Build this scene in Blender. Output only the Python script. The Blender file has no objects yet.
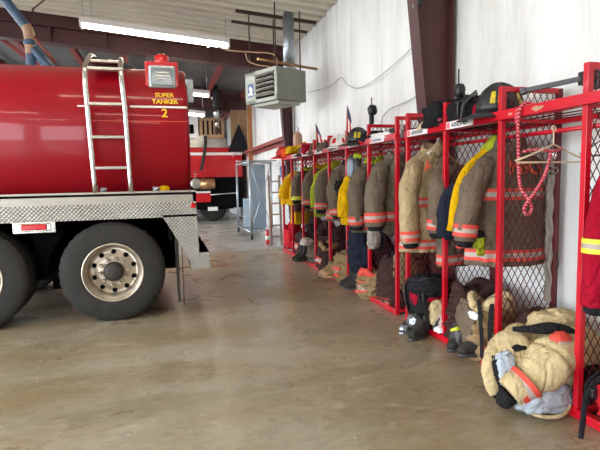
import bpy, math, random
from mathutils import Vector, Matrix, noise
PI = math.pi
S = bpy.context.scene
COL = S.collection
random.seed(7)

# ------------------------------------------------------------------ materials
def srgb(r, g, b):
    f = lambda c: (c/255/12.92) if c/255 <= .04045 else ((c/255+.055)/1.055)**2.4
    return (f(r), f(g), f(b), 1)

class NT:
    def __init__(s, name):
        s.m = bpy.data.materials.new(name); s.m.use_nodes = True
        s.t = s.m.node_tree; s.p = s.t.nodes['Principled BSDF']
    def n(s, typ, **kw):
        nd = s.t.nodes.new(typ)
        for k, v in kw.items():
            if k in nd.inputs: nd.inputs[k].default_value = v
            else: setattr(nd, k, v)
        return nd
    def l(s, a, b): s.t.links.new(a, b)
    def ramp(s, fac, stops):
        r = s.n('ShaderNodeValToRGB'); e = r.color_ramp.elements
        e.remove(e[1])
        for i, (p, c) in enumerate(stops):
            q = e[0] if i == 0 else e.new(p)
            q.position = p; q.color = c if len(c) == 4 else (*c, 1)
        s.l(fac, r.inputs[0]); return r.outputs[0]
    def noise(s, scale, detail=4, rough=.55, vec=None, dist=0):
        nd = s.n('ShaderNodeTexNoise'); nd.inputs['Scale'].default_value = scale
        nd.inputs['Detail'].default_value = detail; nd.inputs['Roughness'].default_value = rough
        nd.inputs['Distortion'].default_value = dist
        s.l(vec if vec else s.obj(), nd.inputs['Vector']); return nd.outputs['Fac']
    def obj(s):
        if not hasattr(s, '_o'): s._o = s.n('ShaderNodeTexCoord').outputs['Object']
        return s._o
    def mapped(s, sc, rot=(0,0,0)):
        m = s.n('ShaderNodeMapping'); m.inputs['Scale'].default_value = sc; m.inputs['Rotation'].default_value = rot
        s.l(s.obj(), m.inputs['Vector']); return m.outputs[0]
    def bump(s, h, strength=.3, dist=.01):
        b = s.n('ShaderNodeBump'); b.inputs['Strength'].default_value = strength; b.inputs['Distance'].default_value = dist
        s.l(h, b.inputs['Height']); s.l(b.outputs[0], s.p.inputs['Normal'])
    def math(s, op, a, b=None):
        m = s.n('ShaderNodeMath', operation=op)
        for i, x in enumerate((a, b)):
            if x is None: continue
            if isinstance(x, (int, float)): m.inputs[i].default_value = x
            else: s.l(x, m.inputs[i])
        return m.outputs[0]
    def mix(s, fac, a, b):
        m = s.n('ShaderNodeMix', data_type='RGBA')
        for i, x in ((0, fac), (6, a), (7, b)):
            if isinstance(x, (int, float)): m.inputs[i].default_value = x
            elif isinstance(x, tuple): m.inputs[i].default_value = x
            else: s.l(x, m.inputs[i])
        return m.outputs[2]

def scale_c(c, k): return (min(1, c[0]*k), min(1, c[1]*k), min(1, c[2]*k), 1)

def paint(name, rgb, rough=.4, metal=0, var=.12, nscale=6, coat=0, bump=0, spec=.5):
    t = NT(name); c = srgb(*rgb)
    f = t.noise(nscale, 5, .6)
    t.l(t.ramp(f, [(.3, scale_c(c, 1-var)), (.7, scale_c(c, 1+var))]), t.p.inputs['Base Color'])
    t.p.inputs['Roughness'].default_value = rough; t.p.inputs['Metallic'].default_value = metal
    t.p.inputs['Coat Weight'].default_value = coat; t.p.inputs['Coat Roughness'].default_value = .06
    t.p.inputs['Specular IOR Level'].default_value = spec
    if bump: t.bump(t.noise(nscale*12, 3), bump, .004)
    return t.m

def fabric(name, rgb, var=.22, dirt=None, rough=.9):
    t = NT(name); c = srgb(*rgb)
    f = t.noise(7, 6, .65, dist=.4)
    base = t.ramp(f, [(.28, scale_c(c, 1-var)), (.72, scale_c(c, 1+var))])
    if dirt:
        base = t.mix(t.ramp(t.noise(3.1, 5, .7), [(.5, (0, 0, 0)), (.7, (.7, .7, .7))]), base, srgb(*dirt))
    t.l(base, t.p.inputs['Base Color'])
    t.p.inputs['Roughness'].default_value = rough
    t.p.inputs['Specular IOR Level'].default_value = .15
    w = t.n('ShaderNodeTexWave'); w.inputs['Scale'].default_value = 160; w.inputs['Distortion'].default_value = 2
    t.l(t.obj(), w.inputs['Vector'])
    rg = t.math('ABSOLUTE', t.math('SUBTRACT', t.noise(4.5, 2.5, .55, t.mapped((1.25, 1.25, .7)), 1.1), .5))
    rg2 = t.math('ABSOLUTE', t.math('SUBTRACT', t.noise(13, 2, .5, None, .8), .5))
    hh = t.math('ADD', t.math('MINIMUM', t.math('MULTIPLY', rg, 7), 1.0), t.math('MULTIPLY', rg2, 1.6))
    t.bump(t.math('ADD', hh, t.math('ADD', t.math('MULTIPLY', t.noise(40, 3), .25), t.math('MULTIPLY', w.outputs['Fac'], .04))), .75, .018)
    return t.m

M = {}
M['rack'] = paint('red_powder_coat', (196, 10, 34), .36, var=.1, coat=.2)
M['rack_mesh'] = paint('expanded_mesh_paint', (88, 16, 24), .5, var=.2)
M['tank'] = paint('tanker_red', (146, 0, 20), .42, var=.06, nscale=2, coat=.3, spec=.22)
M['tank'].node_tree.nodes['Principled BSDF'].inputs['Coat Roughness'].default_value = .07
M['red_gloss'] = paint('gloss_red', (200, 18, 30), .3, coat=.4)
M['red_truck'] = paint('truck_red', (190, 10, 24), .3, coat=.5)
M['coral'] = paint('coral_trim', (218, 74, 58), .7, var=.12, nscale=20)
M['silver_trim'] = paint('reflective_trim', (176, 158, 148), .45, var=.1, nscale=25)
M['yellow_trim'] = paint('lime_trim', (214, 222, 60), .6, var=.08, nscale=20)
M['yellow'] = fabric('yellow_cloth', (216, 168, 10), .2)
M['lime'] = fabric('lime_cloth', (164, 176, 44), .2)
M['tan'] = fabric('tan_turnout', (176, 154, 118), .16, (120, 104, 82))
M['cream'] = fabric('cream_turnout', (204, 184, 140), .14, (160, 138, 98))
M['taupe'] = fabric('taupe_turnout', (112, 97, 82), .2, (84, 74, 64))
M['olive'] = fabric('grey_olive_turnout', (110, 99, 84), .2, (78, 72, 62))
M['brown'] = fabric('dark_brown_turnout', (66, 46, 42), .22, (50, 38, 36))
M['khaki'] = fabric('khaki_turnout', (150, 126, 90), .2, (98, 80, 60))
M['black_cloth'] = fabric('black_cloth', (36, 35, 38), .2)
M['navy'] = fabric('navy_cloth', (34, 38, 52), .2)
M['maroon_cloth'] = fabric('maroon_cloth', (158, 12, 40), .12)
M['red_cloth'] = fabric('red_cloth', (196, 32, 46), .14)
M['orange'] = fabric('orange_cloth', (232, 84, 30), .12)
M['lining'] = fabric('pale_lining', (186, 196, 206), .1)
M['grey_strap'] = fabric('grey_webbing', (158, 152, 142), .12)
M['black_rubber'] = paint('black_rubber', (48, 46, 43), .75, var=.2, spec=.3)
M['black_plastic'] = paint('black_plastic', (30, 30, 33), .38, var=.2)
M['charcoal'] = paint('charcoal_plastic', (62, 62, 64), .45, var=.15)
M['helmet_black'] = paint('helmet_black', (40, 40, 42), .42, var=.25, nscale=14)
M['helmet_red'] = paint('helmet_red', (200, 26, 30), .32)
M['white'] = paint('white_paint', (236, 234, 230), .45, var=.04)
M['white_plastic'] = paint('white_plastic', (228, 230, 232), .4, var=.04)
M['pink'] = paint('pink_emblem', (226, 112, 122), .5, var=.2, nscale=120)
M['letter_black'] = paint('letter_black', (28, 28, 32), .5)
M['letter_yellow'] = paint('letter_yellow', (244, 190, 30), .45, var=.04)
M['letter_coral'] = paint('letter_coral', (236, 92, 66), .6)
M['badge_yellow'] = paint('badge_yellow', (206, 184, 50), .5, var=.25, nscale=30)
M['chrome'] = paint('bright_metal', (214, 212, 206), .2, 1, var=.06)
M['alu'] = paint('brushed_aluminium', (196, 192, 184), .36, 1, var=.1, nscale=10)
M['deck_alu'] = paint('deck_aluminium', (176, 170, 160), .5, .7, var=.1, nscale=4)
M['galv'] = paint('galvanised', (170, 178, 184), .38, .85, var=.18, nscale=12)
M['wheel'] = paint('wheel_alloy', (190, 178, 160), .4, .75, var=.22, nscale=9)
M['hub_dark'] = paint('hub_grease', (62, 56, 52), .55, .4, var=.3, nscale=20)
M['frame_black'] = paint('chassis_black', (11, 11, 11), .85, var=.3, spec=.08)
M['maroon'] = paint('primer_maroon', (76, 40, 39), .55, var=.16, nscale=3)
M['maroon_lit'] = paint('primer_oxide', (140, 62, 54), .55, var=.14, nscale=3)  # brighter copy of the maroon primer, the light put into its colour
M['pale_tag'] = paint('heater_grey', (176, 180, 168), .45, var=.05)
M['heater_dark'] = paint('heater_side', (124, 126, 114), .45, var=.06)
M['grey_panel'] = paint('blue_grey_panel', (142, 158, 172), .5, var=.05)
M['pale_blue'] = paint('pale_blue_board', (190, 212, 226), .5, var=.05)
M['plywood'] = paint('plywood', (150, 118, 84), .7, var=.2, nscale=3)
M['timber'] = paint('timber_post', (164, 106, 62), .7, var=.2, nscale=6)
M['wood'] = paint('wood_tan', (186, 150, 112), .6, var=.15)
M['blue_pipe'] = paint('blue_hose', (62, 92, 118), .4, var=.18, nscale=8)
M['tape'] = paint('tan_tape', (176, 142, 112), .6, var=.15, nscale=18)
M['rust_rod'] = paint('rusty_rod', (74, 54, 44), .7, .3, var=.25, nscale=14)
M['brass'] = paint('brass', (176, 138, 96), .35, .8, var=.15)
M['blue_label'] = paint('blue_label', (74, 92, 150), .4, var=.1)
M['hanger_cream'] = paint('cream_plastic', (226, 206, 168), .4, var=.04)
M['lens_red'] = paint('red_lens', (206, 14, 30), .18, var=.08, coat=.6)
M['skin_tan'] = paint('tan_bottle', (182, 138, 112), .5, var=.1)
M['flag_blue'] = paint('flag_blue', (52, 56, 96), .7)

def diamond():
    t = NT('diamond_plate'); sep = t.n('ShaderNodeSeparateXYZ'); t.l(t.obj(), sep.inputs[0])
    x, y, z = sep.outputs
    k = PI/.021
    xx = t.math('ADD', x, y)
    u = t.math('SINE', t.math('MULTIPLY', xx, k))
    v = t.math('SINE', t.math('MULTIPLY', z, k))
    h = t.math('MULTIPLY', u, v)
    r = t.ramp(h, [(.05, (.36, .345, .315)), (.45, (.48, .46, .42))])
    n = t.ramp(t.noise(5, 5), [(.3, (.72, .70, .66)), (.7, (1, 1, 1))])
    m = t.n('ShaderNodeMix', data_type='RGBA', blend_type='MULTIPLY'); m.inputs[0].default_value = 1
    t.l(r, m.inputs[6]); t.l(n, m.inputs[7]); t.l(m.outputs[2], t.p.inputs['Base Color'])
    t.p.inputs['Metallic'].default_value = .35; t.p.inputs['Roughness'].default_value = .42
    t.bump(h, .5, .006)
    return t.m
M['diamond'] = diamond()

def floor_mat(name, stops, tint, rough=(.2, .42)):
    t = NT(name)
    big = t.noise(.7, 6, .62, t.mapped((.45, 1, 1)), .5)
    streak = t.noise(1.0, 7, .68, t.mapped((.28, 1.1, 1), (0, 0, .12)), .8)
    fine = t.noise(14, 7, .72, t.mapped((.7, 1.2, 1)), .3)
    scuff = t.noise(3.2, 8, .75, t.mapped((.6, 1.6, 1), (0, 0, -.2)), 1.2)
    c = t.ramp(big, stops)
    c = t.mix(t.ramp(streak, [(.46, (0, 0, 0)), (.66, (.85, .85, .85))]), c, tint)
    c = t.mix(t.ramp(scuff, [(.54, (0, 0, 0)), (.70, (.55, .55, .55))]), c, srgb(206, 198, 180))
    m = t.n('ShaderNodeMix', data_type='RGBA', blend_type='MULTIPLY'); m.inputs[0].default_value = 1
    t.l(c, m.inputs[6]); t.l(t.ramp(fine, [(.3, (.70, .69, .67)), (.66, (1.06, 1.06, 1.06))]), m.inputs[7])
    v = t.n('ShaderNodeTexVoronoi'); v.inputs['Scale'].default_value = 5; t.l(t.obj(), v.inputs['Vector'])
    c2 = t.mix(t.ramp(v.outputs['Distance'], [(.03, (1, 1, 1)), (.06, (0, 0, 0))]), m.outputs[2], srgb(218, 210, 194))
    t.l(c2, t.p.inputs['Base Color'])
    t.l(t.ramp(t.noise(1.4, 5, .65, None, .5), [(.3, (rough[0],)*3), (.7, (rough[1],)*3)]), t.p.inputs['Roughness'])
    t.bump(t.math('ADD', fine, t.math('MULTIPLY', t.noise(2, 3), 2)), .10, .01)
    return t.m
M['floor'] = floor_mat('worn_concrete', [(.3, srgb(136, 126, 102)), (.45, srgb(160, 150, 125)), (.56, srgb(178, 170, 148)), (.7, srgb(196, 191, 175))], srgb(146, 124, 84))
M['floor_far'] = floor_mat('clean_concrete', [(.3, srgb(168, 166, 158)), (.5, srgb(188, 187, 180)), (.7, srgb(204, 204, 200))], srgb(170, 164, 150))  # grey slab past the joint, its colour lightened to stand for daylight

def wall_mat():
    t = NT('vinyl_insulation')
    stain = t.noise(1.0, 7, .7, t.mapped((1, 1.2, .35)), 1.0)
    c = t.ramp(stain, [(.32, srgb(206, 205, 198)), (.5, srgb(228, 228, 224)), (.66, srgb(238, 238, 236))])
    drip = t.noise(3, 6, .7, t.mapped((1, 2.2, .12)), .3)
    c = t.mix(t.ramp(drip, [(.56, (0, 0, 0)), (.75, (.55, .55, .55))]), c, srgb(196, 192, 180))
    t.l(c, t.p.inputs['Base Color']); t.p.inputs['Roughness'].default_value = .5
    t.bump(t.noise(6, 4), .15, .02)
    return t.m
M['wall'] = wall_mat()
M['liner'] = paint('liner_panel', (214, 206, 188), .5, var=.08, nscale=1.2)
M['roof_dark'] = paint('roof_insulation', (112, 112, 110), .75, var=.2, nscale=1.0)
M['block'] = paint('dull_siding', (112, 108, 100), .7, var=.1, nscale=1)
M['asphalt'] = paint('asphalt', (120, 118, 114), .9, var=.1)

def glow(name, rgb, s):
    t = NT(name); t.p.inputs['Base Color'].default_value = srgb(*rgb)
    t.p.inputs['Emission Color'].default_value = srgb(*rgb); t.p.inputs['Emission Strength'].default_value = s
    return t.m
M['tube'] = glow('fluorescent_tube', (255, 246, 230), 16)

# ------------------------------------------------------------------ mesh builder
class MB:
    def __init__(s): s.v = []; s.f = []; s.sm = []; s.mi = []
    def add(s, vs, fs, smooth=False, mi=0):
        b = len(s.v); s.v += [Vector(v) for v in vs]
        for f in fs: s.f.append([b+i for i in f]); s.sm.append(smooth); s.mi.append(mi)
        return s
    def box(s, x0, x1, y0, y1, z0, z1, mi=0):
        return s.add([(x, y, z) for x in (x0, x1) for y in (y0, y1) for z in (z0, z1)],
              [(0,1,3,2),(4,6,7,5),(0,4,5,1),(2,3,7,6),(0,2,6,4),(1,5,7,3)], False, mi)
    def bar(s, p0, p1, w, h, up=(0, 0, 1), mi=0):
        p0, p1 = Vector(p0), Vector(p1); d = (p1-p0).normalized(); up = Vector(up)
        if abs(d.dot(up)) > .98: up = Vector((0, 1, 0))
        a = d.cross(up).normalized()*w/2; b = a.cross(d).normalized()*h/2
        vs = [p+sa*a+sb*b for p in (p0, p1) for sa in (-1, 1) for sb in (-1, 1)]
        return s.add(vs, [(0,1,3,2),(4,6,7,5),(0,4,5,1),(2,3,7,6),(0,2,6,4),(1,5,7,3)], False, mi)
    def loft(s, rings, caps=True, smooth=True, mi=0, closed=False):
        n = len(rings[0]); m = len(rings); vs = [p for r in rings for p in r]; fs = []
        for i in range(m if closed else m-1):
            j = (i+1) % m
            for k in range(n): fs.append((i*n+k, i*n+(k+1) % n, j*n+(k+1) % n, j*n+k))
        s.add(vs, fs, smooth, mi)
        if caps and not closed:
            b = len(s.v)-len(vs)
            s.f.append([b+k for k in range(n)][::-1]); s.sm.append(False); s.mi.append(mi)
            s.f.append([b+(m-1)*n+k for k in range(n)]); s.sm.append(False); s.mi.append(mi)
        return s
    def tube(s, pts, r, n=8, flat=1, up=(0, 0, 1), closed=False, mi=0, caps=True, spline=0, wr=None):
        pts = [Vector(p) for p in pts]
        rr = list(r) if isinstance(r, (list, tuple)) else [r]*len(pts)
        if spline:
            P, R = [], []; m = len(pts)
            for i in range(m if closed else m-1):
                g = lambda k: pts[k % m] if closed else pts[max(0, min(m-1, k))]
                h = lambda k: rr[k % m] if closed else rr[max(0, min(m-1, k))]
                p0, p1, p2, p3 = g(i-1), g(i), g(i+1), g(i+2)
                for q in range(spline):
                    t = q/spline
                    P.append(.5*((2*p1)+(p2-p0)*t+(2*p0-5*p1+4*p2-p3)*t*t+(3*p1-p0-3*p2+p3)*t**3))
                    R.append(h(i)*(1-t)+h(i+1)*t)
            if not closed: P.append(pts[-1]); R.append(rr[-1])
            pts, rr = P, R
        rings = []; ref = Vector(up); m = len(pts)
        for i, p in enumerate(pts):
            a = pts[(i-1) % m] if closed else pts[max(0, i-1)]
            b = pts[(i+1) % m] if closed else pts[min(m-1, i+1)]
            d = (b-a); d = d.normalized() if d.length > 1e-9 else Vector((0, 0, 1))
            u = ref-d*ref.dot(d)
            if u.length < .05: u = Vector((1, 0, 0))-d*d.x if abs(d.x) < .9 else Vector((0, 1, 0))-d*d.y
            u.normalize(); w = d.cross(u); ref = u if not up == (0, 0, 1) or abs(d.z) > .9 else ref
            ring = []
            for k in range(n):
                t = 2*PI*k/n; q = rr[i]
                if wr: q *= wr(t, i/(m-1), p)
                ring.append(p+w*math.cos(t)*q+u*math.sin(t)*q*flat)
            rings.append(ring)
        return s.loft(rings, caps, True, mi, closed)
    def lathe(s, prof, c=(0, 0, 0), axis='z', n=24, mi=0, smooth=True, closed=False, f=None, caps=True):
        rings = []; c = Vector(c)
        for (r, h) in prof:
            ring = []
            for k in range(n):
                t = 2*PI*k/n; q = r*(f(k, r, h) if f else 1)
                a, b = q*math.cos(t), q*math.sin(t)
                ring.append(c+Vector({'z': (a, b, h), 'y': (a, h, b), 'x': (h, a, b)}[axis]))
            rings.append(ring)
        return s.loft(rings, caps and not closed, smooth, mi, closed)
    def prism(s, poly, axis, d0, d1, mi=0):
        n = len(poly)
        def P(a, b, d): return {'y': (a, d, b), 'x': (d, a, b), 'z': (a, b, d)}[axis]
        vs = [P(a, b, d0) for a, b in poly]+[P(a, b, d1) for a, b in poly]
        return s.add(vs, [tuple(range(n))[::-1], tuple(range(n, 2*n))]+[(i, (i+1) % n, n+(i+1) % n, n+i) for i in range(n)], False, mi)
    def lump(s, c, rad, amp=.12, seed=0, freq=3.0, nu=36, nv=22, flat=True, fold=(1, 1, 1), mi=0, pw=.8):
        c = Vector(c); rings = []; off = Vector((seed*7.3, seed*3.1, seed*1.7))
        sg = lambda x: math.copysign(abs(x)**pw, x)
        for i in range(nv+1):
            ph = -PI/2+PI*(.02+.96*i/nv); ring = []
            for k in range(nu):
                th = 2*PI*k/nu
                d = Vector((sg(math.cos(ph))*sg(math.cos(th)), sg(math.cos(ph))*sg(math.sin(th)), sg(math.sin(ph))))
                q = Vector((d.x*fold[0], d.y*fold[1], d.z*fold[2]))*freq*.5+off
                w = q+.5*Vector((noise.noise(q*1.1), noise.noise(q*1.1+Vector((5, 0, 0))), noise.noise(q*1.1+Vector((0, 9, 0)))))
                rdg = 1-2.2*abs(noise.noise(w)); rdg2 = 1-2.2*abs(noise.noise(w*2.3+Vector((3, 3, 3))))
                cr = math.exp(-(noise.noise(w*1.6+Vector((1, 8, 2)))/.07)**2)
                r = 1+amp*(rdg*.75+rdg2*.45+.7*noise.noise(q*.6)-.55*cr)
                p = Vector((d.x*rad[0]*r, d.y*rad[1]*r, d.z*rad[2]*r))
                if flat and p.z < -rad[2]*.72: p.z = -rad[2]*.72
                ring.append(c+p)
            rings.append(ring)
        return s.loft(rings, True, True, mi)
    def build(s, name, mats, parent=None, loc=None, bevel=0, sub=0):
        me = bpy.data.meshes.new(name)
        o3 = Vector(loc) if loc is not None else None
        me.from_pydata([v-o3 for v in s.v] if o3 is not None else s.v, [], s.f)
        for m in (mats if isinstance(mats, (list, tuple)) else [mats]): me.materials.append(m)
        for p, sm, mi in zip(me.polygons, s.sm, s.mi): p.use_smooth = sm; p.material_index = mi
        me.update()
        o = bpy.data.objects.new(name, me); COL.objects.link(o)
        if parent is not None: o.parent = parent
        elif o3 is not None: o.location = o3
        if bevel:
            b = o.modifiers.new('bevel', 'BEVEL'); b.width = bevel; b.segments = 2; b.limit_method = 'ANGLE'
        return o

WM = {}
def thing(name, label, cat, loc=(0, 0, 0), rz=0, group=None):
    o = bpy.data.objects.new(name, None); COL.objects.link(o); o.empty_display_size = .1
    o.location = loc; o.rotation_euler = (0, 0, rz); o['label'] = label; o['category'] = cat
    if group: o['group'] = group
    WM[o.name] = Matrix.Translation(loc) @ Matrix.Rotation(rz, 4, 'Z')
    return o
def root_of(o):
    while o.parent is not None: o = o.parent
    return o
def part(name, mb, mats, parent, world=True, bevel=0, label=None):
    "world=True: the shape was written in world coordinates and is moved into its thing's own frame"
    if world:
        inv = WM[root_of(parent).name].inverted(); mb.v = [inv @ v for v in mb.v]
    o = mb.build(name, mats, parent, bevel=bevel)
    if label: o['label'] = label
    return o
def single(name, mb, mats, label, cat, loc, group=None, bevel=0):
    o = mb.build(name, mats, None, loc=loc, bevel=bevel); o['label'] = label; o['category'] = cat
    if group: o['group'] = group
    WM[o.name] = Matrix.Translation(loc)
    return o
def struct(name, mb, mats, bevel=0):
    o = mb.build(name, mats, bevel=bevel); o['kind'] = 'structure'; return o

def text_mb(txt, size, origin, ux, uy, depth=.002, bold=0, shear=0, sx=1, fn=None, mi=0, centre=True, tess=0):
    "words as a mesh: ux/uy are the reading and the up direction"
    cu = bpy.data.curves.new('words', 'FONT'); cu.body = txt; cu.size = size; cu.offset = bold; cu.shear = shear
    cu.align_x = 'CENTER' if centre else 'LEFT'; cu.align_y = 'CENTER'; cu.resolution_u = 3
    ob = bpy.data.objects.new('words', cu); COL.objects.link(ob)
    dg = bpy.context.evaluated_depsgraph_get(); me = bpy.data.meshes.new_from_object(ob.evaluated_get(dg))
    ux, uy, o = Vector(ux), Vector(uy), Vector(origin); nz = ux.cross(uy)
    mb = MB()
    vs = [(fn(v.co.x*sx, v.co.y) if fn else o+ux*v.co.x*sx+uy*v.co.y+nz*depth) for v in me.vertices]
    mb.add(vs, [tuple(p.vertices) for p in me.polygons], False, mi)
    bpy.data.objects.remove(ob); bpy.data.curves.remove(cu); bpy.data.meshes.remove(me)
    return mb

# ------------------------------------------------------------------ the building
XW = 2.97
def ceil_z(x): return 4.53+.078*(XW-x)
XL, YN, YF = -7.6, -6.0, 24.0
struct('floor', MB().box(XL, XW+.1, YN, 10.36, -.1, 0), M['floor'])
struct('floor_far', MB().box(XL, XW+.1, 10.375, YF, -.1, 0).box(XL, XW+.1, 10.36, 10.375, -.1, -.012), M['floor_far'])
struct('ground', MB().box(XL-30, XL, YN-30, YF+10, -.14, -.04).box(XL, XW+30, YN-30, YN, -.14, -.04), M['asphalt'])

def pleated(y0, y1, z0f, z1f, x, seed):
    mb = MB(); ny = int((y1-y0)/.06); nz = 14; rows = []
    for i in range(ny+1):
        y = y0+(y1-y0)*i/ny
        for k in range(nz+1):
            z = z0f+(z1f-z0f)*k/nz
            seam = math.exp(-(((y+seed) % 1.22-.61)/.05)**2)
            b = .012*math.sin(y*9+2*noise.noise(Vector((y*.7, z*.4, seed))))+.03*noise.noise(Vector((y*1.1, z*.5, seed+4)))
            girt = abs(math.sin(PI*z/2.25))
            rows.append((x+.045*(1-girt)*0+.02*seam-b*.8+.012, y, z))
    fs = [(i*(nz+1)+k, (i+1)*(nz+1)+k, (i+1)*(nz+1)+k+1, i*(nz+1)+k+1) for i in range(ny) for k in range(nz)]
    mb.add(rows, fs, True); return mb
wr = pleated(YN, 15.6, 0, 4.5, XW, 0.3)
wr.box(XW+.06, XW+.16, YN, YF, 0, 4.6)
wr.add(pleated(15.6, YF, 0, 4.5, XW, 2).v, [], True)
struct('wall_right', wr, M['wall'])
# far wall and the two walls with the bay doors
struct('wall_far', MB().box(XL, XW+.1, YF, YF+.15, 0, 6), M['block'])
lw = MB(); doors = [(-5.2, -.9), (.0, 4.2), (5.0, 9.4), (10.6, 16.8), (18.0, 23)]
y = YN
for (a, b) in doors:
    lw.box(XL-.15, XL, y, a, 0, 5.9); lw.box(XL-.15, XL, a, b, 4.3, 5.9); y = b
lw.box(XL-.15, XL, y, YF, 0, 5.9)
struct('wall_left', lw, M['block'])
nw = MB(); nd = [(-7.0, -4.0)]
x = XL
for (a, b) in nd:
    nw.box(x, a, YN-.15, YN, 0, 5.9); nw.box(a, b, YN-.15, YN, 4.1, 5.9); x = b
nw.box(x, XW+.1, YN-.15, YN, 0, 5.9)
struct('wall_near', nw, M['block'])

# ribbed ceiling liner over the near bays, ribs run down the slope
YR = 11.23
mb = MB(); prof = []
y = YN
while y < YR-.15:
    prof += [(y, 0), (y+.215, 0), (y+.235, -.055), (y+.285, -.055), (y+.305, 0), (y+.31, 0)]; y += .31
prof.append((YR-.1, 0))
vs = [(xx, yy, ceil_z(xx)+dz) for yy, dz in prof for xx in (XL, XW+.02)]
mb.add(vs, [(2*i, 2*i+1, 2*i+3, 2*i+2) for i in range(len(prof)-1)])
n0 = len(mb.v)
mb.add([(XL, YN, ceil_z(XL)+.12), (XW+.1, YN, ceil_z(XW)+.12), (XW+.1, YR, ceil_z(XW)+.12), (XL, YR, ceil_z(XL)+.12)], [(0, 1, 2, 3)])
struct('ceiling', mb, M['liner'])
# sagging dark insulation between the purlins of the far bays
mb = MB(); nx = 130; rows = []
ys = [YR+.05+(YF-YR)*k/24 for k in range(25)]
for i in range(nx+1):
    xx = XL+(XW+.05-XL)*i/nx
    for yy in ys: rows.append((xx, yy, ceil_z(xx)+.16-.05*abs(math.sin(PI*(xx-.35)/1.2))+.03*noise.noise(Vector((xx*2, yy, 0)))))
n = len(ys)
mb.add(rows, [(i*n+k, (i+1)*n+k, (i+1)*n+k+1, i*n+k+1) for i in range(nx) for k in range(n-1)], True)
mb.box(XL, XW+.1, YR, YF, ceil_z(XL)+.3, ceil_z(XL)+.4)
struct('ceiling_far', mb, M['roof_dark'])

def rafter(nm, yy, deep):
    mb = MB()
    # closure plate up to the roof, then an I-beam under it
    def strip(d0, d1, y0, y1, xa=XL, xb=XW):
        vs = [(xx, q, ceil_z(xx)+d) for xx in (xa, xb) for q in (y0, y1) for d in (d0, d1)]
        mb.add(vs, [(0,1,3,2),(4,6,7,5),(0,4,5,1),(2,3,7,6),(0,2,6,4),(1,5,7,3)])
    strip(-.24, .14, yy-.03, yy+.03)
    strip(-.265, -.24, yy-.13, yy+.13)
    strip(-.265-deep, -.265, yy-.012, yy+.012)
    strip(-.295-deep, -.265-deep, yy-.13, yy+.13)
    xx = 2.1
    while xx > XL:
        strip(-.265-deep, -.265, yy-.11, yy+.11, xx, xx+.03); xx -= 1.05
    return struct(nm, mb, M['maroon'])
rafter('beam_front', YR, .295)
rafter('beam_back', 17.75, .36)
mb = MB()
for k in range(12):
    xx = 2.78-1.2*k
    zz = ceil_z(xx)
    mb.box(xx-.06, xx+.06, YR+.14, YF, zz-.17, zz-.155).box(xx-.01, xx+.01, YR+.14, YF, zz-.16, zz+.06)
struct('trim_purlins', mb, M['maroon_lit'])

def column(nm, yy, xin0, xin1, top):
    mb = MB()
    mb.prism([(xin0, 0), (XW-.02, 0), (XW-.02, top), (xin1, top)], 'y', yy-.008, yy+.008)
    d = .014
    mb.prism([(xin0-d, 0), (xin0, 0), (xin1, top), (xin1-d, top)], 'y', yy-.095, yy+.095)
    mb.box(XW-.05, XW-.036, yy-.1, yy+.1, 0, top)
    return struct(nm, mb, M['maroon'])
column('column_near', 4.665, 2.86, 2.40, 4.42)
column('column_far', YR, 2.9, 2.62, 4.2)
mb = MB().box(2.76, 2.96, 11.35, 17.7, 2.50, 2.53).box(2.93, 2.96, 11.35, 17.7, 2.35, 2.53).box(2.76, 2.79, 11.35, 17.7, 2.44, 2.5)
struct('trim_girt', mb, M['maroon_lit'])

# ------------------------------------------------------------------ tanker
TY = 5.556
tr = thing('fire_tanker', 'red water tanker truck with chrome ladder and diamond plate deck', 'truck', (-2.6, 6.83, 0))
TX0, TX1, TC = -4.6, .30, 6.83
def tank_ring(x, k=1, n=64):
    r = []
    for i in range(n):
        t = 2*PI*i/n; c, s_ = math.cos(t), math.sin(t); e = .8
        r.append(Vector((x, TC+math.copysign(abs(c)**e, c)*1.2*k, 2.05+math.copysign(abs(s_)**e, s_)*.845*k)))
    return r
mb = MB().loft([tank_ring(TX0+.0, .93), tank_ring(TX0+.03), tank_ring(TX1-.06), tank_ring(TX1-.02, .995), tank_ring(TX1, .97)])
tank = part('tank_shell', mb, M['tank'], tr)
def tank_y(z, off=.004):
    s_ = min(1, abs((z-2.05)/.845)); s1 = s_**(1/.8); c1 = math.sqrt(max(0, 1-s1*s1))
    return TC-1.2*c1**.8-off
def band(x0, x1, z0, z1, off=.004, n=4):
    vs = []
    for i in range(n+1):
        z = z0+(z1-z0)*i/n; vs += [(x0, tank_y(z, off), z), (x1, tank_y(z, off), z)]
    return MB().add(vs, [(2*i, 2*i+1, 2*i+3, 2*i+2) for i in range(n)])
part('white_stripe', band(-.32, TX1-.02, 2.305, 2.328), M['white'], tank)
part('white_stripe', band(-.84, -.74, 2.303, 2.32), M['white'], tank)
part('thin_stripe', band(-.7, TX1-.02, 2.155, 2.163), M['coral'], tank)
for txt, px, z, sz in (('SUPER', .045, 2.45, .068), ('TANKER', .05, 2.375, .068), ('2', .04, 2.245, .13)):
    t = text_mb(txt, sz, (0, 0, 0), (1, 0, 0), (0, 0, 1), bold=.0025, sx=1.05, fn=lambda u, v: Vector((px+u, tank_y(z+v, .007), z+v)))
    part('lettering', t, M['letter_yellow'], tank)
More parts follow.
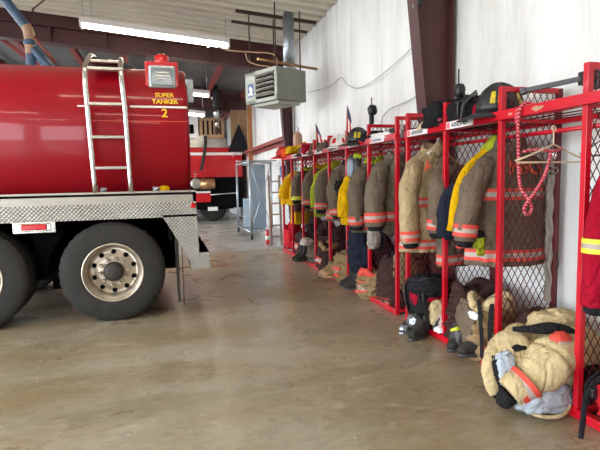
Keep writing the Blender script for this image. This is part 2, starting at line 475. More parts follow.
# flood light on its bracket, and the beacon
lb = part('light_bracket', MB().box(-.15, .21, 5.78, 6.2, 2.44, 2.835), M['red_gloss'], tr, bevel=.02)
part('light_bezel', MB().box(-.115, .175, 5.745, 5.79, 2.535, 2.785), M['galv'], lb, bevel=.03)
lens = NT('lamp_glass'); wv = lens.n('ShaderNodeTexWave'); wv.inputs['Scale'].default_value = 30; lens.l(lens.obj(), wv.inputs['Vector'])
lens.l(lens.ramp(wv.outputs['Fac'], [(.2, srgb(88, 98, 108)), (.8, srgb(140, 148, 154))]), lens.p.inputs['Base Color']); lens.p.inputs['Roughness'].default_value = .12; lens.p.inputs['Metallic'].default_value = .5
part('lamp_glass', MB().box(-.085, .145, 5.735, 5.75, 2.565, 2.755), lens.m, lb, bevel=.015)
part('lamp_bulb_grid', MB().box(-.04, .11, 5.731, 5.737, 2.70, 2.71).box(-.04, .11, 5.731, 5.737, 2.665, 2.672).box(-.02, .06, 5.731, 5.737, 2.63, 2.637), M['chrome'], lb)
bc = part('beacon', MB().lathe([(.085, 2.82), (.085, 2.88), (.075, 2.935), (.03, 2.955)], (.035, 5.98, 0), 'z', 20), M['lens_red'], tr)
part('beacon_base', MB().lathe([(.095, 2.81), (.095, 2.84)], (.035, 5.98, 0), 'z', 20), M['black_plastic'], tr)
tl = part('rear_lamp', MB().box(.28, .36, 5.86, 6.0, 2.36, 2.7), M['charcoal'], tr, bevel=.015)
part('rear_lamp_lens', MB().box(.285, .37, 5.845, 5.86, 2.4, 2.66), M['galv'], tl, bevel=.01)
# ladder
ld = thing_l = part('ladder', MB().tube([(-.70, 5.56, 1.40), (-.725, 5.55, 2.2), (-.735, 5.56, 2.62), (-.73, 5.66, 2.75), (-.71, 5.85, 2.87), (-.70, 6.15, 2.92)], .028, 10, spline=5)
    .tube([(-.345, 5.56, 1.40), (-.36, 5.55, 2.2), (-.38, 5.56, 2.55), (-.39, 5.64, 2.72), (-.40, 5.84, 2.84), (-.41, 6.15, 2.90)], .028, 10, spline=5), M['chrome'], tr)
for z, yy in ((1.66, 5.557), (1.98, 5.55), (2.32, 5.55), (2.69, 5.60), (2.80, 5.75)):
    part('rung', MB().box(-.725, -.36, yy-.022, yy+.022, z-.016, z+.016), M['alu'], ld, bevel=.006)
part('top_step', MB().box(-.70, -.40, 5.80, 6.06, 2.785, 2.825), M['charcoal'], ld, bevel=.01)
part('manway', MB().lathe([(.24, 2.84), (.24, 2.92), (.2, 2.95)], (-.52, 6.6, 0), 'z', 24), M['charcoal'], tr)
# deck and skirts
mb = MB().box(-4.7, .335, TY, TY+.03, 1.28, 1.4).box(-4.7, .335, TY, TY+2.55, 1.36, 1.4).box(.30, .335, TY, TY+2.55, 1.12, 1.4).box(-4.7, .335, TY-.008, TY+.03, 1.385, 1.405)
part('deck', mb, M['deck_alu'], tr)
mb = MB().box(-4.7, .335, TY-.006, TY+.02, 1.115, 1.28)
mb.prism([(-.04, 1.14), (.335, 1.14), (.345, .76), (.17, .76)], 'y', TY-.006, TY+.02)
part('diamond_skirt', mb, M['diamond'], tr)
mb = MB().prism([(.17, .77), (.345, .77), (.345, .62), (.235, .62)], 'y', TY+.0, TY+.2)
mb.box(.25, .46, TY+.01, TY+2.4, .52, .70).box(.25, .47, TY+.02, TY+2.4, .685, .70)
part('rear_step', mb, M['diamond'], tr)
part('reflector', MB().lathe([(.03, 0), (.03, -.012), (.02, -.018)], (.30, TY-.006, 1.235), 'y', 20), M['lens_red'], tr)
mk = part('marker_light', MB().box(-1.5, -1.1, TY-.02, TY+.14, 1.0, 1.125).box(-1.46, -1.14, TY-.03, TY-.01, 1.02, 1.105), M['chrome'], tr, bevel=.012)
part('marker_lens', MB().box(-1.42, -1.18, TY-.05, TY-.02, 1.035, 1.095), M['lens_red'], mk, bevel=.012)
for a, b in ((-.66, 1.425), (-.12, 1.43)):
    part('deck_fitting', MB().box(a, a+.05, 5.62, 5.68, 1.4, 1.45).tube([(a+.02, 5.6, 1.42), (a+.07, 5.6, 1.44)], .015, 8), M['galv'], tr)
part('wheel_chock_strap', MB().lump((.0, 5.64, 1.425), (.05, .03, .03), .2, 3), M['yellow'], tr)
fl = part('mud_flap', MB().box(.10, .125, TY+.02, TY+.62, .16, 1.1).box(.155, .165, TY+.0, TY+.03, .12, .78), M['black_rubber'], tr)
part('chassis', MB().box(-4.7, .2, 6.35, 6.5, .78, 1.12).box(-4.7, .2, 7.2, 7.35, .78, 1.12).box(-4.7, .2, 5.75, 7.9, 1.12, 1.3)
     .box(-1.4, -1.1, 5.9, 7.8, .45, 1.0).box(-2.6, -2.2, 5.8, 7.9, .5, 1.1).tube([(-.56, 6.0, .53), (-.56, 7.7, .53)], .12, 12).tube([(-1.935, 6.0, .53), (-1.935, 7.7, .53)], .12, 12)
     .box(-4.7, .1, 6.3, 7.4, .42, 1.12).box(.02, .06, 5.62, 8.0, .85, 1.15).box(-1.28, -1.16, 6.1, 7.6, .3, .5), M['frame_black'], tr)  # the long box is added to block light and darken the underside
mb = MB()
for i in range(40):
    a = PI*i/39; 
vs = []
for i in range(25):
    a = PI*i/24
    for yy in (TY+.05, TY+.75): vs.append((-.56+.66*math.cos(a), yy, .56+.60*math.sin(a)))
mb.add(vs, [(2*i, 2*i+1, 2*i+3, 2*i+2) for i in range(24)], True)
part('wheel_arch', mb, M['frame_black'], tr)

def tire_mesh():
    R, W = .545, .28
    prof = [(.30, .03), (.315, 0), (.34, -.004), (.40, .0), (.465, .004), (.505, .018), (.532, .035), (R, .05)]
    prof += [(R, .075), (R-.014, .08), (R-.014, .09), (R, .095), (R, .13), (R-.014, .135), (R-.014, .145), (R, .15), (R, .185), (R-.014, .19), (R-.014, .2), (R, .205)]
    prof += [(R, .23), (.532, .245), (.505, .262), (.40, .28), (.33, .28), (.3, .25)]
    def f(k, r, h): return 1-(.014 if (k % 4 == 0 and r > .525) else 0)
    return MB().lathe(prof, (0, 0, 0), 'y', 144, closed=True, f=f)
def rim_mesh():
    prof = [(.318, -.006), (.318, .012), (.30, .012), (.288, .03), (.27, .04), (.262, .075), (.255, .12)]
    prof2 = [(.255, .12), (.235, .135), (.205, .128), (.165, .10), (.15, .095), (.105, .095), (.1, .095), (.0001, .1)]
    mb = MB().lathe(prof+prof2, (0, 0, 0), 'y', 60, caps=False)
    mb.lathe([(.318, -.006), (.312, -.012), (.3, -.01), (.292, .02)], (0, 0, 0), 'y', 60, caps=False)
    return mb
def make_wheel(outer=True):
    mbs = []
    return mbs
w0 = None
def wheel_at(x, y, flip, first=[None]):
    rz = PI if flip else 0
    if first[0] is None:
        tw = tire_mesh().build('wheel', M['black_rubber'], tr)
        rm = rim_mesh().build('rim', M['wheel'], tw)
        for k in range(10):
            a = 2*PI*k/10+.2
            c, s_ = math.cos(a), math.sin(a)
            MB().lathe([(.0001, -.002), (.026, -.002), (.026, .01)], (.212*c, .119, .212*s_), 'y', 14).build('hand_hole', M['frame_black'], rm)
        for k in range(10):
            a = 2*PI*k/10; c, s_ = math.cos(a), math.sin(a)
            MB().lathe([(.022, .095), (.022, .06), (.014, .05)], (.142*c, 0, .142*s_), 'y', 6, smooth=False).build('lug_nut', M['wheel'], rm)
        MB().lathe([(.105, .1), (.105, .04), (.085, .015), (.05, .008), (.0001, .005)], (0, 0, 0), 'y', 24).build('hub', M['hub_dark'], rm)
        first[0] = tw
        o = tw
    else:
        def cp(o, p):
            c = o.copy(); COL.objects.link(c); c.parent = p
            for ch in o.children: cp(ch, c)
            return c
        o = cp(first[0], tr)
    o.location = Vector((x-.005, y, .54))-Vector((-2.6, 6.83, 0)); o.rotation_euler = (0, x*.7+.3, rz)
for x in (-.565, -1.935):
    wheel_at(x, TY, False)
for x in (-.565, -1.935):
    for yy in (TY+.31, TY+1.96, TY+2.27):
        part('inner_tire', MB().lathe([(.3, 0), (.5, 0), (.525, .03), (.525, .25), (.5, .28), (.3, .28)], (x, yy, .525), 'y', 48, closed=True), M['black_rubber'], tr)

# ------------------------------------------------------------------ gear racks
XF, XB = 2.40, 2.90
BY = [1.61, 2.355, 3.11, 3.85, 4.545]
AY = [4.785+.745*k for k in range(8)]
def mesh_panel(y, x0, x1, z0, z1, pw=.056, ph=.098, w=.005):
    "expanded metal: two families of slanted strands clipped to the panel"
    mb = MB(); s = ph/pw; H = z1-z0; W = x1-x0
    k = -int(H/ph)-2
    while k*ph < H+W*s+ph:
        for sg in (1, -1):
            # line z = z0 + k*ph + sg*s*(x-x0) for sg=1 ; mirrored for sg=-1
            pts = []
            c = k*ph
            a, b = (0., W)
            za = (0-c)/s; zb = (H-c)/s
            lo, hi = max(a, min(za, zb)), min(b, max(za, zb))
            if hi-lo > .004:
                fx = (lambda q: x0+q) if sg == 1 else (lambda q: x1-q)
                mb.bar((fx(lo), y, z0+c+s*lo), (fx(hi), y, z0+c+s*hi), w, w*.8, (0, 1, 0))
        k += 1
    return mb
pan0 = []
def rack(ys, label, bars_z=1.93):
    t = thing('gear_rack', label, 'gear rack', (2.65, (ys[0]+ys[-1])/2, 0), 0, 'red gear racks along the wall')
    for y in ys:
        part('post', MB().box(XF-.02, XF+.02, y-.019, y+.019, .0, 2.14), M['rack'], t, bevel=.003)
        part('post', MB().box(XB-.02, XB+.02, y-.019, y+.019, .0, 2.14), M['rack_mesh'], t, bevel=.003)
        fr = part('divider_top_rail', MB().box(XF+.02, XB-.02, y-.017, y+.017, 2.103, 2.14), M['rack'], t)
        part('divider_lower_rail', MB().box(XF+.02, XB-.02, y-.017, y+.017, .03, .065), M['rack'], t)
        part('shelf_bracket', MB().box(XF+.02, XB-.02, y-.015, y+.015, 1.885, 1.91), M['rack'], t)
        if not pan0:
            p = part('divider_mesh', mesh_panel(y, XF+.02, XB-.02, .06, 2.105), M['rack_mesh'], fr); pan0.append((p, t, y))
        else:
            p0, t0, y0 = pan0[0]
            p = p0.copy(); COL.objects.link(p); p.parent = fr
            p.location = (0, (y-t.location.y)-(y0-t0.location.y), 0)
    y0, y1 = ys[0], ys[-1]
    part('bottom_rail', MB().box(XF-.03, XF+.02, y0-.02, y1+.02, .004, .062), M['rack'], t, bevel=.004)
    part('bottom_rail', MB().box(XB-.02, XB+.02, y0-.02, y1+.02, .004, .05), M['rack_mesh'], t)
    part('shelf_lip', MB().box(XF-.032, XF-.02, y0-.02, y1+.02, 1.895, 1.965).box(XF-.032, XF+.05, y0, y1, 1.895, 1.901), M['rack'], t, bevel=.002)
    part('back_rail', MB().box(XB-.03, XB+.01, y0, y1, 1.875, 1.915), M['rack'], t)
    part('hanging_rod', MB().tube([(2.66, y0, 1.80), (2.66, y1, 1.80)], .016, 10), M['rack'], t)
    mb = MB()
    for xx in (2.47, 2.6, 2.72, 2.82): mb.box(xx-.006, xx+.006, y0, y1, 1.90, 1.908)
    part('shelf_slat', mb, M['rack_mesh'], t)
    return t
rb = rack(BY, 'tall red steel gear rack with a cream coat heap spilling over its rail')
ra = rack(AY, 'long red steel gear rack standing beyond the maroon column')
plate0 = []
def plate(t, y, txt='ASHLAND'):
    "white name plate at the far end of a bay's lip; reads towards the camera"
    yc = y
    pl = part('name_plate', MB().box(XF-.036, XF-.031, yc-.19, yc+.19, 1.90, 1.962), M['white'], t)
    part('lettering', text_mb(txt, .05, (XF-.0365, yc-.0, 1.93), (0, -1, 0), (0, 0, 1), bold=.0016, shear=.25, sx=1.0, depth=.0015), M['letter_black'], pl)
    part('emblem', MB().box(XF-.038, XF-.036, yc+.135, yc+.18, 1.906, 1.956), M['pink'], pl)
plate(rb, 4.30); plate(rb, 3.60)
for k in range(6): plate(ra, AY[k]+.745*.60)
for y, z, a, b in ((2.72, 1.93, .05, .016), (2.98, 1.928, .022, .008)):
    part('chipped_patch', MB().add([(XF-.0335, y+a*math.cos(q)*(1+.3*math.sin(3*q)), z+b*math.sin(q)*(1+.3*math.cos(5*q))) for q in [2*PI*i/18 for i in range(18)]], [tuple(range(18))]), M['wood'], rb, label='worn tan chip in the red paint')

# ------------------------------------------------------------------ turnout coats
def coat(label, loc, rz, mat, top, hem, w=.27, d=.10, flare=.1, stripes=(), sleeves=(), trim='coral', group='turnout coats on the racks',
         seed=1, letters=None, collar=None, cat='coat', cuff='black_cloth', band=('coral', 'silver_trim'), name='turnout_coat'):
    "hung on the rod; own x points to the aisle, own +y to the camera. heights are above the floor"
    t = thing(name, label, cat, (loc[0], loc[1], hem), PI+rz, group)
    T = top-hem; zs = T-.14; A = Vector((seed*3.3, seed, 0))
    def body(a, z, off=0):
        s = max(0, (z-zs)/(T-zs)); q = 1-max(0, min(1, z/zs))
        ww = w*(1+flare*q)*(1-s)+.075*s; dd = d*(1+.35*q)*(1-s)+.065*s
        if s > 0: ww = w*(1-s**1.2)+.075*s**1.2
        c, n_ = math.cos(a), math.sin(a)
        amp = (1-s)*(.035+.10*q)
        wob = 1+amp*(math.sin(3*a+seed+2*z)+.7*math.sin(6*a-1.3*seed+3*z)+.35*math.sin(11*a+seed*2-4*z))*.6
        nq = noise.noise(Vector((c*2.2, n_*2.2, z*3.4+.8*c))+A)
        nn = noise.noise(Vector((c*2, n_*2, z*2.4))+A)*.05+(.25-abs(nq))*.07-.05*math.exp(-(noise.noise(Vector((c*3, n_*3, z*5))+A)/.09)**2)*(1-s)
        wob += nn*1.3
        return Vector(((ww*wob+off)*math.copysign(abs(c)**.75, c), (dd*(wob+nn*2.0)+off)*math.copysign(abs(n_)**.8, n_), z))
    n = 56; zz = [T*i/34 for i in range(35)]
    mb = MB().loft([[body(2*PI*k/n, z) for k in range(n)] for z in zz])
    b = part('body', mb, M[mat], t, world=False)
    for (z0, z1) in stripes:
        z0 -= hem; z1 -= hem; h = (z1-z0)
        if len(band) == 2: cuts = [(z0, z0+h*.3, 0), (z0+h*.3, z0+h*.7, 1), (z0+h*.7, z1, 0)]
        else: cuts = [(z0, z1, 0)]
        mb = MB()
        for (q0, q1, mi) in cuts:
            mb.loft([[body(2*PI*k/n, q0+(q1-q0)*j/2, .0045) for k in range(n)] for j in range(3)], False, True, mi)
        part('reflective_band', mb, [M[x] for x in band], b, world=False)
    if collar:
        rings = []
        for (r, z) in ((.070, .0), (.078, .045), (.092, .058), (.112, .02), (.128, -.035), (.120, -.042), (.100, .0)):
            rings.append([Vector(((r*1.15+.012*noise.noise(Vector((math.cos(q)*2, math.sin(q)*2, seed))))*math.cos(q), r*.9*math.sin(q), T-.02+z*(1+.5*math.cos(q*2+seed))+.012*math.sin(q*3+seed)-.012*math.cos(q))) for q in [2*PI*k/32 for k in range(32)]])
        part('collar', MB().loft(rings, False, True), M[collar], t, world=False)
    for sl in sleeves:
        pts = [Vector((p[0], p[1], p[2]-hem)) for p in sl['path']]; r0, r1 = sl.get('r', (.098, .078))
        m = len(pts); rr = [(r0+(r1-r0)*i/(m-1))*(.74 if i == 0 else 1) for i in range(m)]
        sd = seed+sl.get('seed', 0); ff = sl.get('fold', .09)
        def wrn(a, u, p, sd=sd, ff=ff): 
            q = Vector((math.cos(a)*1.5, math.sin(a)*1.5, u*6+sd)); cr = math.exp(-(noise.noise(q*1.5+Vector((0, 0, u*5)))/.09)**2)
            return 1+ff*(math.sin(15*u+2*math.sin(a+sd))*.45+noise.noise(q)*1.5-cr*.9)
        so = part('sleeve', MB().tube(pts, rr, 20, flat=sl.get('flat', .85), spline=8, wr=wrn, up=(0, 1, 0)), M[sl.get('mat', mat)], t, world=False)
        # bands near the cuff: same curve, slightly wider
        P = pts[-2]; Q = pts[-1]
        for (u0, u1) in sl.get('bands', ((.58, .86),)):
            h = u1-u0
            cuts = [(u0, u0+h*.33, 0), (u0+h*.33, u0+h*.67, 1), (u0+h*.67, u1, 0)] if len(band) == 2 else [(u0, u1, 0)]
            mb = MB()
            for (a0, a1, mi) in cuts:
                pa, pb = P.lerp(Q, a0), P.lerp(Q, a1)
                ra_ = rr[-2]+(rr[-1]-rr[-2])*a0
                mb.tube([pa, pa.lerp(pb, .5), pb], ra_*1.09, 20, flat=sl.get('flat', .85), mi=mi, caps=False, up=(0, 1, 0))
            part('sleeve_band', mb, [M[x] for x in band], so, world=False)
        if cuff:
            dv = (Q-P).normalized()
            part('cuff', MB().tube([Q-dv*.02, Q+dv*.035, Q+dv*.05], [r1*.86, r1*.8, r1*.6], 16, flat=.85, up=(0, 1, 0)), M[cuff], so, world=False)
    if letters:
        txt, size, z, u0, sx = letters
        def fn(u, v):
            x = -(u0+u)   # reading direction: away from the aisle, seen from the camera side
            zz_ = z-hem+v
            # find the angle on the camera side whose x matches
            lo, hi = .02, PI-.02
            for _ in range(22):
                mid = (lo+hi)/2
                if body(mid, zz_).x > x: lo = mid
                else: hi = mid
            p = body((lo+hi)/2, zz_, .006); p.y += .004; return p
        part('lettering', text_mb(txt, size, (0, 0, 0), (1, 0, 0), (0, 0, 1), bold=.004, sx=sx, fn=fn), M['letter_coral'], b, world=False)
    return t

def hanger(label, x, y, z, rz, mat='white_plastic', w=.2, drop=.12, hook=.075, group='clothes hangers on the rods', simple=False):
    "hook over the rod at height z, arms sloping down"
    t = thing('clothes_hanger', label, 'hanger', (x, y, z-hook-drop), PI+rz, group)
    b = hook+drop
    hk = [(.0, 0, b-hook), (.0, 0, b-.02), (.016, 0, b+.008), (.0, 0, b+.022), (-.018, 0, b+.006), (-.016, 0, b-.012)]
    part('hook', MB().tube(hk, .0045, 8, spline=5), M[mat], t, world=False)
    if not simple:
        part('arm', MB().tube([(0, 0, b-hook), (w*.55, 0, drop*.45), (w, 0, .012), (w*.96, 0, 0), (0, 0, 0), (-w*.96, 0, 0), (-w, 0, .012), (-w*.55, 0, drop*.45)], .0065, 8, closed=True, flat=1), M[mat], t, world=False)
    else:
        part('arm', MB().tube([(w, 0, .0), (w*.5, 0, drop*.5), (0, 0, b-hook), (-w*.5, 0, drop*.5), (-w, 0, 0)], .009, 8), M[mat], t, world=False)
    return t

# nearest coat: taupe, back towards the camera, seen past the second post
coat('taupe turnout coat showing its back through the mesh beside the red rope', (2.63, 3.31), 0.05, 'taupe', 1.75, .80, w=.285, d=.13, flare=.10,
     stripes=((.84, .93), (1.31, 1.40)), seed=2, letters=('INSON', .14, 1.55, .07, .95), collar='taupe',
     sleeves=[dict(path=[(.22, .02, 1.60), (.35, .04, 1.44), (.43, .05, 1.22), (.45, .05, 1.01)], r=(.10, .082), bands=((.4, .85),), flat=1.0),
              dict(path=[(-.22, .0, 1.58), (-.27, .0, 1.35), (-.27, .02, 1.05)], r=(.08, .06), bands=())])
coat('yellow hooded jacket hanging behind the taupe coat in the second bay', (2.66, 3.50), .05, 'yellow', 1.76, 1.0, w=.24, d=.05, flare=.2, seed=5, collar='lime', name='rain_jacket',
     sleeves=[dict(path=[(.22, .02, 1.63), (.36, .02, 1.44), (.455, .03, 1.06)], r=(.055, .045), bands=())], cuff=None)
coat('dark navy jacket hanging between the tan coat and the yellow hooded jacket', (2.62, 3.68), .1, 'navy', 1.58, .96, w=.24, d=.06, flare=.2, seed=8, name='work_jacket',
     sleeves=[dict(path=[(.2, .0, 1.42), (.30, .0, 1.3), (.34, .01, 1.16), (.32, .0, 1.0)], r=(.085, .095), bands=())], cuff=None)
coat('dark brown turnout coat with coral hem band behind the navy jacket', (2.66, 3.58), 0, 'brown', 1.66, .86, w=.27, d=.06, stripes=((.9, 1.0),), seed=9, collar='coral')
# light tan coat in the first bay of the near rack
coat('light tan turnout coat with a coral letter on its shoulder in the near rack', (2.50, 4.24), .35, 'tan', 1.77, .80, w=.33, d=.13, flare=.08, stripes=((.83, .92), (1.22, 1.31)),
     seed=3, letters=('A', .13, 1.60, -.20, .9), collar='tan',
     sleeves=[dict(path=[(.24, .03, 1.62), (.37, .04, 1.42), (.40, .06, 1.18), (.39, .07, .90)], r=(.11, .09), bands=((.6, .93),), mat='tan'),
              dict(path=[(-.04, .12, 1.62), (.18, .24, 1.42), (.24, .27, 1.2), (.24, .26, 1.0)], r=(.125, .10), bands=((.4, .85),), mat='taupe', seed=4)])
coat('taupe liner coat hanging low behind the light tan coat', (2.60, 3.96), .2, 'taupe', 1.6, .68, w=.22, d=.07, seed=12, stripes=((.70, .79),))
# maroon coat at the near end
coat('maroon coat with a yellow and silver band at the near end of the rack', (2.68, 2.19), .02, 'maroon_cloth', 1.66, .72, w=.25, d=.10, flare=.05, seed=6, band=('yellow_trim', 'silver_trim'), collar='maroon_cloth',
     sleeves=[dict(path=[(.2, .0, 1.52), (.30, .02, 1.38), (.36, .02, 1.1), (.37, .02, .76)], r=(.10, .085), bands=((-.12, .12),), fold=.05)])
# far rack, nearest bay first
coat('grey taupe coat with a wide coral cuff in the far rack beside the column', (2.56, 5.12), .12, 'olive', 1.75, .86, w=0.291, d=0.138, stripes=((1.02, 1.12),), seed=13, collar='olive',
     sleeves=[dict(path=[(.20, .03, 1.62), (.31, .08, 1.42), (.36, .12, 1.2), (.36, .13, .97)], r=(0.132, 0.113), bands=((.35, .8),)),
              dict(path=[(-.16, .08, 1.6), (-.10, .17, 1.3), (-.10, .17, 1.1)], r=(0.103, 0.092), bands=((.5, .9),))])
coat('grey taupe coat with lime collar next to the blue grey hood', (2.58, 5.78), .1, 'olive', 1.73, .82, w=0.269, d=0.115, stripes=((.86, .95),), seed=14, collar='lime',
     sleeves=[dict(path=[(.18, .02, 1.60), (.28, .05, 1.4), (.30, .07, 1.15), (.30, .08, .90)], r=(0.115, 0.098), bands=((.5, .9),))])
coat('yellow jacket hanging under the blue grey hood', (2.55, 6.02), .1, 'yellow', 1.64, .9, w=0.302, d=0.103, seed=15, name='rain_jacket',
     sleeves=[dict(path=[(.2, .0, 1.5), (.3, .02, 1.3), (.32, .02, 1.0)], r=(0.092, 0.092), bands=())], cuff=None)
coat('grey turnout coat with a black mask bag clipped to its chest', (2.58, 6.62), .2, 'olive', 1.72, .9, w=0.291, d=0.138, stripes=((.93, 1.03),), seed=16, collar='black_cloth',
     sleeves=[dict(path=[(.2, .03, 1.58), (.30, .07, 1.4), (.32, .1, 1.2), (.28, .11, 1.0)], r=(0.127, 0.109), bands=((.5, .9),)),
              dict(path=[(-.12, .1, 1.55), (-.05, .18, 1.3), (-.02, .18, 1.06)], r=(0.103, 0.092), bands=((.5, .9),))])
coat('grey turnout coat edged in lime in the fourth bay of the far rack', (2.60, 7.33), .2, 'olive', 1.71, .95, w=0.280, d=0.127, stripes=((.97, 1.06),), seed=17, collar='lime',
     sleeves=[dict(path=[(.18, .03, 1.58), (.28, .06, 1.4), (.30, .08, 1.02)], r=(0.121, 0.103), bands=((.72, .95),))])
coat('lime coat hanging close behind the lime edged grey coat', (2.60, 7.52), .2, 'lime', 1.70, .9, w=0.302, d=0.057, seed=18,
     sleeves=[dict(path=[(.2, .02, 1.55), (.31, .03, 1.35), (.33, .03, 1.05)], r=(0.081, 0.069), bands=())], cuff=None)
coat('olive coat with yellow front edges beneath the small flag', (2.63, 8.15), .25, 'olive', 1.72, .95, w=0.280, d=0.127, stripes=((1.0, 1.1),), seed=19, collar='yellow',
     sleeves=[dict(path=[(.2, .03, 1.58), (.29, .05, 1.4), (.31, .07, 1.05)], r=(0.115, 0.103), bands=((.72, .95),)),
              dict(path=[(-.1, .1, 1.5), (-.04, .17, 1.3), (-.02, .17, 1.1)], r=(0.069, 0.057), bands=(), mat='yellow')])
coat('dark olive coat with lime collar hanging in the last but one bay', (2.63, 8.9), .25, 'brown', 1.70, .9, w=0.280, d=0.127, stripes=((1.05, 1.13),), seed=20, collar='lime', band=('yellow_trim',),
     sleeves=[dict(path=[(.2, .03, 1.58), (.29, .05, 1.4), (.30, .07, 1.1)], r=(0.115, 0.103), bands=((.72, .95),), mat='olive')])
coat('bright yellow jacket hanging lowest at the far end of the rack', (2.66, 9.40), .3, 'yellow', 1.62, .62, w=0.224, d=0.115, seed=21, name='rain_jacket', cuff=None,
     sleeves=[dict(path=[(.16, .03, 1.5), (.24, .05, 1.3), (.26, .05, 1.0)], r=(0.103, 0.092), bands=())])
coat('bright yellow jacket hanging beside the end post of the far rack', (2.60, 9.72), .2, 'yellow', 1.66, 1.0, w=0.246, d=0.138, flare=.3, seed=22, name='rain_jacket', cuff=None,
     sleeves=[dict(path=[(.16, .03, 1.5), (.26, .05, 1.3), (.30, .05, 1.12)], r=(0.115, 0.127), bands=())])

# ------------------------------------------------------------------ hangers, rope, strap
hanger('cream plastic hanger hanging empty from the rod in the open bay', 2.52, 2.74, 1.80, .12, 'hanger_cream', .33, .12, .10)
hanger('thin grey wire hanger next to the empty cream hanger', 2.66, 2.46, 1.80, .1, 'galv', .22, .12, .07)
hanger('white hanger holding the taupe coat beside the red rope', 2.69, 3.36, 1.80, .03, w=.17, drop=.07, hook=.05)
hanger('white hanger holding the light tan coat in the near rack', 2.52, 4.17, 1.84, .32, w=.15, drop=.07, hook=.06)
for k, (x, y, lb) in enumerate(((2.66, 4.40, 'white hanger hanging empty just beyond the light tan coat'), (2.66, 4.46, 'white hanger hanging empty beside the end post of the near rack'),
        (2.66, 3.55, 'white hanger hooked between the yellow hood and the second post'), (2.66, 3.22, 'white hanger hooked just above the coral letters of the taupe coat'),
        (2.66, 5.25, 'white hanger hooked above the coat with the wide coral cuff'), (2.66, 5.95, 'white hanger hooked above the blue grey hood'),
        (2.66, 6.5, 'white hanger hooked above the coat with the black mask bag'), (2.66, 7.15, 'white hanger hooked above the lime edged grey coat'))):
    hanger(lb, x, y, 1.80, .1*k-.3, w=.19, drop=.1, simple=True)

def rope_twist(pts, r, seg=10):
    mb = MB()
    P = MB().tube(pts, r, 3, spline=seg)  # reuse the spline sampler for the path
    return mb
rm = NT('red_white_rope'); w = rm.n('ShaderNodeTexWave'); w.inputs['Scale'].default_value = 26; w.inputs['Distortion'].default_value = 3; w.bands_direction = 'DIAGONAL'
rm.l(rm.obj(), w.inputs['Vector']); rm.l(rm.ramp(w.outputs['Fac'], [(.74, srgb(176, 18, 42)), (.93, srgb(226, 160, 168))]), rm.p.inputs['Base Color']); rm.p.inputs['Roughness'].default_value = .8
path = [(2.46, 2.80, 1.955), (2.40, 2.84, 1.985), (2.355, 2.86, 1.96), (2.345, 2.87, 1.86), (2.352, 2.87, 1.68), (2.352, 2.86, 1.5), (2.358, 2.84, 1.40), (2.388, 2.80, 1.33), (2.402, 2.79, 1.27), (2.372, 2.79, 1.228), (2.342, 2.79, 1.265), (2.362, 2.78, 1.32), (2.415, 2.76, 1.40), (2.468, 2.74, 1.52), (2.50, 2.735, 1.66)]
rp = single('rope', MB().tube(path, .0115, 8, spline=8, wr=lambda a, u, p: 1+.12*math.sin(a*2+u*420)), rm.m, 'red and white rope looped over the red lip of the open bay', 'rope', (2.4, 2.8, 1.23))
part('rope_tail', MB().tube([(2.345, 2.875, 1.95), (2.338, 2.88, 1.9), (2.342, 2.882, 1.85)], .0115, 8, spline=4), rm.m, rp)
part('rope_end', MB().tube([(2.33, 2.80, 1.655), (2.42, 2.77, 1.665), (2.5, 2.735, 1.655), (2.58, 2.73, 1.665)], .010, 8, spline=5), rm.m, rp)
st = thing('webbing_strap', 'long grey webbing strap hanging from the cream hanger to the gear below', 'strap', (2.55, 2.78, .62))
mb = MB(); rows = []
for i in range(40):
    z = 1.60-.98*i/39; o = .012*math.sin(i*.35); rows += [(2.518+o*.1, 2.78+.006*math.sin(i*.9), z), (2.568+o*.1, 2.775+.006*math.sin(i*.9), z)]
mb.add(rows, [(2*i, 2*i+1, 2*i+3, 2*i+2) for i in range(39)], True)
mb.add([v+Vector((0, .006, 0)) for v in mb.v], [(2*i, 2*i+1, 2*i+3, 2*i+2) for i in range(39)], True)
part('webbing', mb, M['grey_strap'], st)
part('buckle', MB().box(2.522, 2.592, 2.764, 2.772, 1.535, 1.55).box(2.522, 2.592, 2.764, 2.772, 1.50, 1.512).box(2.522, 2.532, 2.764, 2.772, 1.5, 1.55).box(2.582, 2.592, 2.764, 2.772, 1.5, 1.55), M['chrome'], st)
part('snap_hook', MB().tube([(2.555, 2.77, 1.6), (2.545, 2.765, 1.63), (2.555, 2.765, 1.66), (2.57, 2.768, 1.635), (2.558, 2.77, 1.6)], .006, 8, spline=5), M['chrome'], st)
part('cord', MB().tube([(2.558, 2.765, .98), (2.60, 2.76, .92), (2.605, 2.762, .86), (2.585, 2.765, .85)], .004, 6, spline=5), M['black_rubber'], st)

